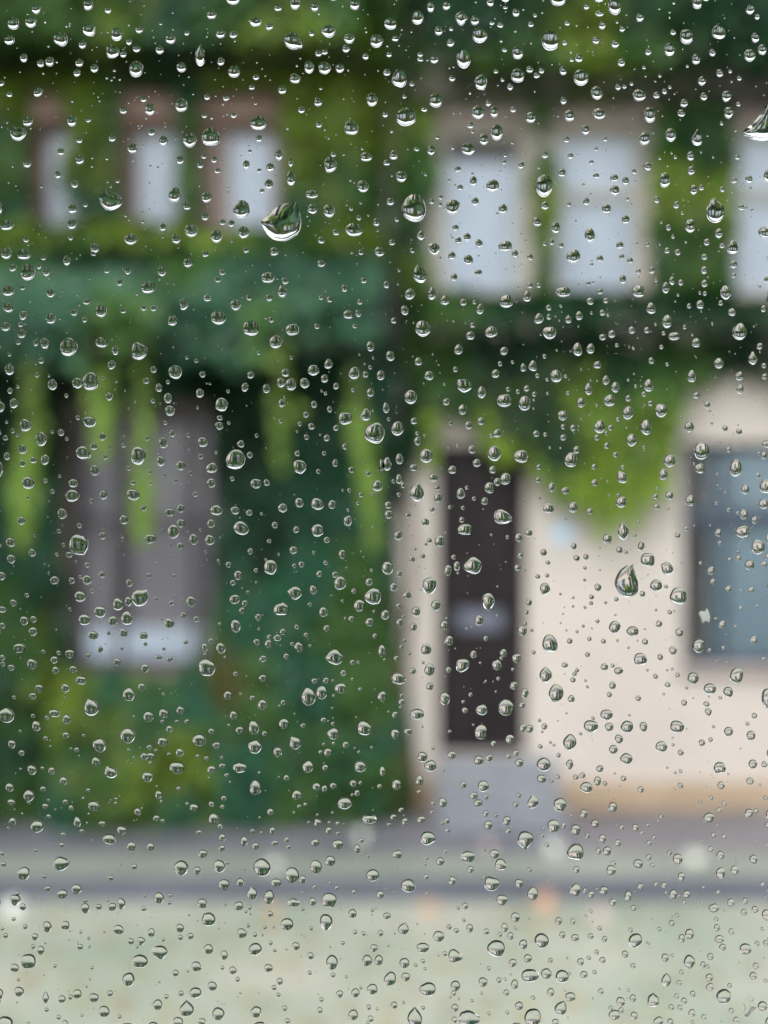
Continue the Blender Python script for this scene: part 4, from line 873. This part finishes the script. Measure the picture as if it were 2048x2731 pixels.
(1024, 1820): """70 2 40 24,197 12 30 32,260 65 44 56,75 78 26 28,76 52 18 18,46 135 24 28,142 132 60 48,48 216 38 42,103 205 34 28,2 60 14 44,5 377 24 34,
165 186 10 10,210 277 16 16,164 314 44 44,199 352 52 50,290 306 38 34,256 371 14 12,371 48 18 20,340 78 16 16,347 115 26 26,415 208 54 62,418 112 50 48,
523 103 66 72,383 177 12 12,282 205 18 14,470 258 26 28,540 239 40 42,565 298 26 26,604 40 32 42,592 93 26 28,558 8 36 36,625 194 34 36,596 191 28 34,
688 184 26 28,667 158 16 16,678 207 12 12,670 270 22 20,714 253 14 14,449 318 32 32,407 329 42 40,533 312 24 22,580 340 36 36,738 40 64 78,803 65 30 32,
872 14 14 14,980 8 30 32,967 47 22 24,783 128 10 10,746 160 8 8,1091 63 24 24,1053 136 12 12,955 135 54 48,897 148 16 16,888 184 62 54,966 186 38 38,
1042 185 54 54,1113 185 34 42,843 215 16 14,797 252 58 72,749 307 20 20,1008 238 36 40,984 282 38 38,1040 322 54 48,685 347 60 60,796 347 32 44 180,
1238 233 10 10,1200 45 12 12,1217 5 26 22,1325 4 40 24,1398 22 54 46,1476 36 42 46,1443 60 16 16,1299 18 14 14,1288 82 26 28,1383 88 28 24,
1391 122 30 32,1327 62 8 8,1258 184 60 52,1190 270 50 46,1240 262 14 14,1273 296 26 26,1364 254 28 28,1401 240 20 20,1413 184 14 14,1478 205 40 40,
1574 222 38 40,1560 172 18 18,1589 137 24 24,1650 65 60 88,1655 300 26 44,1582 345 38 40,1632 345 28 28,1440 360 52 48,1570 418 32 32,1446 437 32 34,
1272 375 16 16,1250 383 12 12,1272 437 24 24,1215 361 12 12,1477 388 10 10,1613 435 12 12,1637 490 20 20,54 433 40 46,152 415 34 42,150 465 18 18,
341 433 28 28,426 440 48 48,385 480 36 32,403 513 38 32,437 486 22 22,252 510 36 42,210 514 18 18,206 551 16 16,73 542 22 22,40 573 26 26,22 605 18 16,
90 592 26 34,160 583 34 30,270 588 24 26,250 598 18 16,272 630 22 20,676 408 40 36,718 418 18 16,747 399 20 20,824 401 24 22,851 393 26 26,868 445 52 46,
916 418 32 40,948 429 20 20,926 365 32 30,1028 407 26 24,990 386 10 10,1012 440 8 8,1101 455 28 28,638 505 48 60 0,565 518 24 24,755 520 56 60,
578 480 22 20,437 558 24 28,480 565 18 18,527 588 34 40,448 607 36 38,533 632 24 22,982 530 38 44,859 558 32 38,803 568 14 14,1023 548 10 10,728 610 52 54,
822 627 44 48,905 600 34 36,770 610 20 28,686 619 14 14,680 651 18 16,189 663 66 60,56 732 40 34,607 672 68 80 180,698 692 22 20,873 653 22 26,
938 665 32 38,1003 683 28 30,820 720 72 70,920 718 24 30,957 718 38 40,1020 616 20 22,1078 618 28 32,1131 607 16 16,1107 640 18 18,1175 590 12 12,
1190 568 18 18,1137 683 24 24,1160 658 18 18,1300 569 12 12,1135 745 26 26,1392 575 46 44,1357 507 14 18,1403 490 20 20,1459 513 22 22,1438 542 24 22,
1325 542 8 8,1567 555 36 38,1596 545 22 22,1652 562 28 52,1648 606 28 26,1413 650 22 22,1459 655 20 22,1401 709 24 24,1365 673 12 12,1598 675 12 12,
1643 690 14 14,1443 735 34 38,1584 753 36 40,1513 707 10 12,1512 762 12 12,240 762 36 36,263 720 18 18,184 748 18 16,176 775 14 14,358 742 62 48,
371 797 28 30,430 712 16 14,474 730 42 38,500 775 52 50,825 798 28 30,625 799 20 20,975 800 42 44,985 770 22 20,1090 773 42 40,1152 778 20 18,
1260 752 42 46,1225 725 20 24,1276 828 30 36,1443 813 40 52,1504 800 36 42,1623 860 18 18,1652 882 18 26,181 829 22 22,296 845 32 38,103 866 62 58,
464 858 66 62,430 828 14 14,579 858 36 40,637 900 46 56,818 884 50 54,862 888 18 26,888 904 28 32,944 887 36 38,507 928 48 46,1048 910 32 46,
1100 870 26 26,1167 860 20 22,1201 865 24 28,1240 903 34 42,1298 903 32 34,1265 911 12 12,1370 873 12 12,1209 895 12 12,1434 893 18 18,184 900 14 14,
45 893 10 10,318 962 16 18,347 954 28 28,452 928 10 10,981 938 30 32,1070 962 26 24,1106 938 10 10,1336 958 12 12,1365 940 14 14,1288 938 16 16,
1415 962 46 40,1488 938 32 34,1549 932 24 28,1459 975 12 12,1592 968 30 30,1543 980 28 28,1640 992 40 48,13 996 34 28,563 1002 40 42,748 1018 30 34,
810 1020 22 26,865 996 14 14,888 977 16 16,895 1022 10 10,342 1015 18 16,142 1032 10 10,83 1050 46 52 20,280 1044 22 22,310 1059 24 22,368 1049 30 38,
437 1063 30 26,497 1076 20 20,518 1046 30 40,563 1050 16 16,542 1082 26 32,234 1084 50 46,925 1050 20 20,765 1078 26 30,820 1089 34 30,887 1083 28 24,
946 1095 24 26,676 1102 62 66,1058 1058 20 24,1078 1102 58 64,1127 1110 12 12,1137 1115 12 12,1180 1053 20 20,1234 1027 26 26,1257 994 18 20,
1238 1000 10 10,1148 1010 10 10,1310 1073 38 44,1277 1093 28 38,1425 1010 20 18,1428 1047 26 32,1490 1063 24 30,1438 1095 40 34,1452 1130 30 30,
1550 1137 52 48,1600 1115 22 24,1637 1112 24 26,1622 1052 16 18,1650 1095 14 14,167 1133 54 44,45 1072 12 10,19 1126 10 10,307 1167 62 58,260 1159 22 22,
233 1167 10 10,480 1135 76 72,597 1118 36 42,88 1198 44 44,167 1190 20 18,135 1208 18 16,176 1223 16 14,552 1198 34 36,617 1178 36 36,714 1187 22 20,
785 1176 12 12,843 1193 30 32,878 1176 22 18,912 1152 20 22,937 1185 28 28,1034 1160 28 32,1068 1210 24 22,449 1222 18 20,25 1265 52 60,93 1258 38 38,
543 1247 10 10,627 1252 76 56,696 1243 46 46,764 1255 56 56,796 1243 14 14,857 1247 34 30,903 1237 20 18,186 1310 70 60,306 1296 42 46,425 1280 40 42,
492 1272 24 26,518 1268 16 16,560 1288 32 40,419 1328 14 14,525 1325 26 26,298 1328 22 24,714 1323 32 36,800 1343 44 40,640 1347 20 18,776 1318 10 10,
285 1345 12 12,320 1352 10 12,43 1378 30 30,84 1368 14 14,132 1430 64 88 0,168 1390 18 18,304 1390 30 34,302 1442 26 28,366 1437 92 74,377 1360 16 14,
579 1381 36 36,449 1415 18 16,528 1410 18 18,637 1430 70 74,757 1390 52 60 25,735 1452 30 30,568 1468 40 28,930 1320 26 26,1010 1310 12 12,
1048 1315 16 16,1067 1349 28 34,1015 1364 38 40,895 1350 8 8,973 1392 20 20,1016 1400 24 24,988 1420 50 44,1073 1424 30 36,1155 1355 50 60 0,
1210 1270 42 56 5,1206 1175 32 36,1236 1165 16 16,1310 1192 50 60,1275 1237 22 22,1266 1283 22 22,1368 1206 24 30,1388 1213 18 18,1400 1170 28 30,
1357 1147 10 10,1395 1260 32 34,1397 1300 34 34,1456 1340 64 64,1482 1295 22 22,1523 1197 8 8,1595 1210 28 28,1583 1253 32 34,1636 1274 18 18,
1630 1178 10 10,1324 1330 24 28,1255 1340 22 22,1287 1360 26 28,1232 1388 24 26,1269 1390 24 26,1320 1412 30 34,1372 1429 24 24,1177 1448 44 44,
1228 1450 28 30,1323 1452 18 18,1490 1402 22 24,1510 1443 28 30,1623 1382 42 42,1650 1450 30 40""",
}

PX = PANE*1659/2869/2048                # metres on the glass per measuring unit (2048 across the view)
def catmull(poly, n):
    p = np.array(poly, float); k = len(p)
    out = []
    for i in range(k):
        a, b, c, d = p[i-1], p[i], p[(i+1) % k], p[(i+2) % k]
        for t in np.linspace(0, 1, 12, endpoint=False):
            out.append(0.5*((2*b) + (c-a)*t + (2*a-5*b+4*c-d)*t*t + (3*b-a-3*c+d)*t**3))
    out = np.array(out)
    seg = np.r_[0, np.cumsum(np.linalg.norm(np.diff(np.vstack([out, out[:1]]), axis=0), axis=1))]
    s = np.linspace(0, seg[-1], n, endpoint=False)
    cl = np.vstack([out, out[:1]])
    return np.stack([np.interp(s, seg, cl[:, 0]), np.interp(s, seg, cl[:, 1])], 1)

def outline(w, h, tip, segs, r, rough=1.0):
    """rim of a drop, metres, centred; slightly uneven as pinned water is"""
    th = 2*math.pi*np.arange(segs)/segs
    rad = np.ones(segs)
    for m_, amp in ((2, .035), (3, .030), (4, .016), (5, .010)):
        rad += rough*amp*r.normal()*np.cos(m_*(th-r.uniform(0, 6.28)))
    if r.random() < 0.35 and tip is None:         # a small corner where the rim is pinned
        t0 = r.uniform(0, 6.28)
        rad += rough*r.uniform(.05, .14)*np.exp(-((np.angle(np.exp(1j*(th-t0))))/0.22)**2)
    if tip is not None:
        t0 = math.pi/2 - math.radians(tip)
        dlt = np.angle(np.exp(1j*(th-t0)))
        rad += 0.42*np.exp(-np.abs(dlt)/0.30) + 0.10*np.exp(-(dlt/0.9)**2)
    x, z = rad*np.cos(th), rad*np.sin(th)
    x = (x-(x.max()+x.min())/2)/(x.max()-x.min())*w
    z = (z-(z.max()+z.min())/2)/(z.max()-z.min())*h
    return np.stack([x, z], 1)

def drop_geo(rim, rings, phi, sag):
    """plano-convex body on the rim; returns dome verts, faces and base verts, face. +y is outwards"""
    n = len(rim)
    c = rim.mean(0)
    am = math.sqrt(max(1e-12, abs(np.sum(rim[:, 0]*np.roll(rim[:, 1], -1)-np.roll(rim[:, 0], -1)*rim[:, 1]))/2)/math.pi)
    q = 1/math.sin(phi)
    V, F = [], []
    for k in range(rings):
        rho = math.sin((1-k/rings)*math.pi/2)
        hh = am*(math.sqrt(q*q-rho*rho)-math.cos(phi)*q)
        sh = -sag*hh
        pts = c + (rim-c)*rho
        if k:                                       # the shape rounds off towards the crown
            circ = c + am*rho*((rim-c)/np.linalg.norm(rim-c, axis=1, keepdims=True))
            f = 0.55*(1-rho)
            pts = pts*(1-f) + circ*f
        V += [(p[0], hh, p[1]+sh) for p in pts]
    hh = am*(q-math.cos(phi)*q)
    V.append((c[0], hh, c[1]-sag*hh))
    for k in range(rings-1):
        for i in range(n):
            j = (i+1) % n
            F.append((k*n+i, (k+1)*n+i, (k+1)*n+j, k*n+j))
    t = rings*n
    for i in range(n):
        F.append(((rings-1)*n+i, t, (rings-1)*n+(i+1) % n))
    m = len(V)
    B = [(p[0], 0.0, p[1]) for p in rim]
    return V, F, B, [tuple(m+i for i in range(n))]

def drop_object(cx, cz, rim, phi, sag, rings=9):
    V, F, B, bf = drop_geo(rim, rings, phi, sag)
    me = bpy.data.meshes.new('raindrop')
    me.from_pydata([tuple(map(float, p)) for p in V+B], [], F+bf)
    me.polygons.foreach_set('use_smooth', [True]*len(F)+[False])
    me.update()
    return link('raindrop', me, M['water'], None, (cx, YO+GAP, cz))

GAP = 0.00002
drops = []
for (fx, fy), txt in FIELDS.items():
    for ent in txt.replace('\n', '').split(','):
        v = [float(q) for q in ent.split()]
        sx, sy, w, h = fx+v[0]/1.6201, fy+v[1]/1.6201, v[2]/1.6201, v[3]/1.6201
        drops.append([sx, sy, w, h, v[4] if len(v) > 4 else None])
drops.sort(key=lambda d: -d[2]*d[3])
SPECIAL = [
    ('large slanting drop with a straight upper edge and two sharp corners',
     [(600+x/5.53, 480+y/5.53) for x, y in ((535, 640), (600, 590), (760, 440), (920, 375), (1055, 355), (1092, 450), (1130, 600), (1122, 740), (1080, 830), (950, 910), (850, 930), (720, 900), (620, 810), (560, 715))], 54),
    ('large upright teardrop with a forked tip on the glass',
     [(1550+x/5.53, 1400+y/5.53) for x, y in ((672, 578), (688, 612), (750, 562), (745, 625), (790, 750), (820, 900), (800, 990), (720, 1050), (640, 1060), (570, 1035), (500, 940), (470, 850), (490, 750), (560, 650))], 56),
    ('large leaning drop drawn out to a point at its upper end',
     [(1024+x/1.62, y/1.62) for x, y in ((1655, 452), (1615, 505), (1575, 550), (1540, 582), (1555, 605), (1610, 620), (1660, 612), (1705, 580), (1720, 530), (1695, 475))], 54),
    ('broad thin flattened film of water with a ragged rim',
     [(1024+x/1.62, 1820+y/1.62) for x, y in ((1570, 1330), (1590, 1342), (1583, 1362), (1600, 1385), (1580, 1405), (1562, 1428), (1540, 1418), (1548, 1390), (1536, 1368), (1548, 1345))], 24),
]
kept = []
def clash(d, lst, k=0.42):
    for e in lst:
        if abs(d[0]-e[0]) < k*(d[2]+e[2]) and abs(d[1]-e[1]) < k*(d[3]+e[3]):
            return True
    return False
spec_box = []
for lab, poly, phi in SPECIAL:
    p = np.array(poly)
    spec_box.append([p[:, 0].mean(), p[:, 1].mean(), np.ptp(p[:, 0]), np.ptp(p[:, 1]), None])
for d in drops:
    if not clash(d, kept, 0.36) and not clash(d, spec_box, 0.40):
        kept.append(d)
def on_glass(sx, sy):
    return (sx-1024)*PX, EYE-(sy-1365.5)*PX
for lab, poly, phi in SPECIAL:
    rim = catmull([((x-1024)*PX, -(y-1365.5)*PX) for x, y in poly], 56)
    if np.sum(rim[:, 0]*np.roll(rim[:, 1], -1)-np.roll(rim[:, 0], -1)*rim[:, 1]) < 0: rim = rim[::-1]
    c = rim.mean(0)
    o = drop_object(c[0], EYE+c[1], rim-c, R(phi), 0.28 if phi > 30 else 0.0, 12)
    tag(o, lab, 'raindrop')

N_SINGLE = 296
for i, (sx, sy, w, h, tip) in enumerate(kept[:N_SINGLE]):
    r = np.random.default_rng(1000+i)
    cx, cz = on_glass(sx, sy)
    rim = outline(w*PX, h*PX, tip, 36, r)
    size = math.sqrt(w*h)*1.62
    o = drop_object(cx, cz, rim, R(r.uniform(52, 62)), r.uniform(.10, .25) if size > 44 else r.uniform(.05, .14))
    sz = 'big' if size > 70 else 'middling' if size > 54 else 'small'
    if tip is not None:
        side = ('with its point upwards' if tip < 45 or tip > 315 else 'with its point downwards' if 135 < tip < 225 else 'drawn out to one side')
        shp, plural = f'{sz} pointed drop {side}', f'{sz} pointed drops {side}'
    elif h/w > 1.17: shp, plural = f'{sz} upright oval drop', f'{sz} upright oval drops'
    elif h/w < 0.87: shp, plural = f'{sz} wide flattened oval drop', f'{sz} wide oval drops'
    else: shp, plural = f'{sz} nearly round drop', f'{sz} nearly round drops'
    beside = [e for e in kept if e is not kept[i] and math.hypot(e[0]-sx, e[1]-sy) < 0.62*(math.sqrt(w*h)+math.sqrt(e[2]*e[3])) + 6]
    if any(e[2]*e[3] > 1.15*w*h for e in beside): where = 'beside a bigger drop'
    elif any(e[2]*e[3] > 0.3*w*h for e in beside): where = 'beside a lesser drop'
    elif beside: where = 'beside a tiny droplet'
    else: where = 'standing clear'
    tag(o, f'{shp} on the window glass, {where}', 'raindrop', f'{plural} on the glass, {where}')

def drop_cloud(name, items, rings, segs, label, seed):
    V, F, S = [], [], []
    for i, (sx, sy, w, h, tip) in enumerate(items):
        r = np.random.default_rng(seed+i)
        rim = outline(w*PX, h*PX, tip, segs, r)
        v, f, b, bf = drop_geo(rim, rings, R(r.uniform(52, 62)), r.uniform(.0, .14))
        cx, cz = on_glass(sx, sy)
        n = len(V)
        V += [(p[0]+cx, p[1], p[2]+cz-EYE) for p in v+b]
        F += [tuple(q+n for q in g_) for g_ in f+bf]
        S += [True]*len(f)+[False]
    me = bpy.data.meshes.new(name)
    me.from_pydata([tuple(map(float, p)) for p in V], [], F)
    me.polygons.foreach_set('use_smooth', S)
    me.update()
    o = link(name, me, M['water'], None, (0, YO+GAP, EYE))
    return tag(o, label, 'raindrops', kind='stuff')
drop_cloud('small_raindrops', kept[N_SINGLE:], 6, 18, 'many small raindrops scattered between the larger ones on the glass', 5000)

# finest spray between the drops, and rain on the rest of the pane
r = np.random.default_rng(77)
cells = {}
def put(d):
    cells.setdefault((int(d[0]//60), int(d[1]//60)), []).append(d)
def near(d):
    i, j = int(d[0]//60), int(d[1]//60)
    return [e for a in (i-1, i, i+1) for b_ in (j-1, j, j+1) for e in cells.get((a, b_), [])]
for d in kept + spec_box: put(d)
def sow(n, x0, x1, y0, y1, sizes, skip=None):
    out = []
    for _ in range(n):
        s = sizes()
        d = [r.uniform(x0, x1), r.uniform(y0, y1), s*r.uniform(.85, 1.1), s*r.uniform(.9, 1.2), None]
        if skip and skip(d): continue
        if clash(d, near(d), 0.55): continue
        put(d); out.append(d)
    return out
fine = sow(3800, -60, 2110, -60, 2790, lambda: min(8.0, 2.4+r.exponential(1.6)),
           lambda d: r.random() > 1.0-0.62*min(1, max(0, d[1]/2731))-0.25*(d[0] > 1150 and d[1] > 1150))
drop_cloud('fine_spray', fine, 3, 9, 'fine mist of tiny water specks all over the glass', 9000)
tiles = []
for s in range(2):
    cells.clear()
    it = sow(1500, 14, 2034, 14, 2717, lambda: 7+r.exponential(11.0))
    o = drop_cloud('outer_raindrops', it, 5, 12, 'raindrops covering the outer parts of the glass', 20000+3000*s)
    o["group"] = 'rain on the outer glass'
    tiles.append(o)
places = [(i, j) for i in (-2, -1, 0, 1, 2) for j in (-1, 0, 1) if (i, j) != (0, 0)]
for k, (i, j) in enumerate(places):
    o = tiles[k % 2]
    if k > 1:
        o = o.copy(); col.objects.link(o)
    o.location = (i*2048*PX, YO+GAP, EYE+j*2731*PX)

# marks on the glass: a chip of white matter and a hairline scratch
cx, cz = on_glass(1024+1375/1.62, 910+1185/1.62)
pl = [(-.5, .2), (-.30, .42), (.05, .36), (.18, .62), (.34, .40), (.46, -.05), (.40, -.52), (.10, -.34), (-.18, -.60), (-.28, -.12)]
s_ = 34*PX
b = MB()
n = len(pl)
for yy, k in ((0.00001, 1.0), (0.00022, 0.82)):
    b.v += [(cx+x*s_*k*0.95, YO+yy, cz+z*s_*k) for x, z in pl]
b.f += [tuple(range(n)), tuple(reversed(range(n, 2*n)))] + [(i, i+n, (i+1) % n+n, (i+1) % n) for i in range(n)]
tag(b.build('dirt_fleck', M['fleck']), 'tiny ragged white fleck stuck to the wet glass', 'fleck')
(ax, az), (bx, bz) = on_glass(1024+1615/1.62, 910+755/1.62), on_glass(1024+1518/1.62, 910+882/1.62)
b = MB().tube([(ax, YO+0.00003, az), ((ax+bx)/2+0.00004, YO+0.00003, (az+bz)/2), (bx, YO+0.00003, bz)], 0.000022, 5)
tag(b.build('scratch', M['fleck']), 'fine pale hairline scratch running slantwise on the glass', 'scratch')
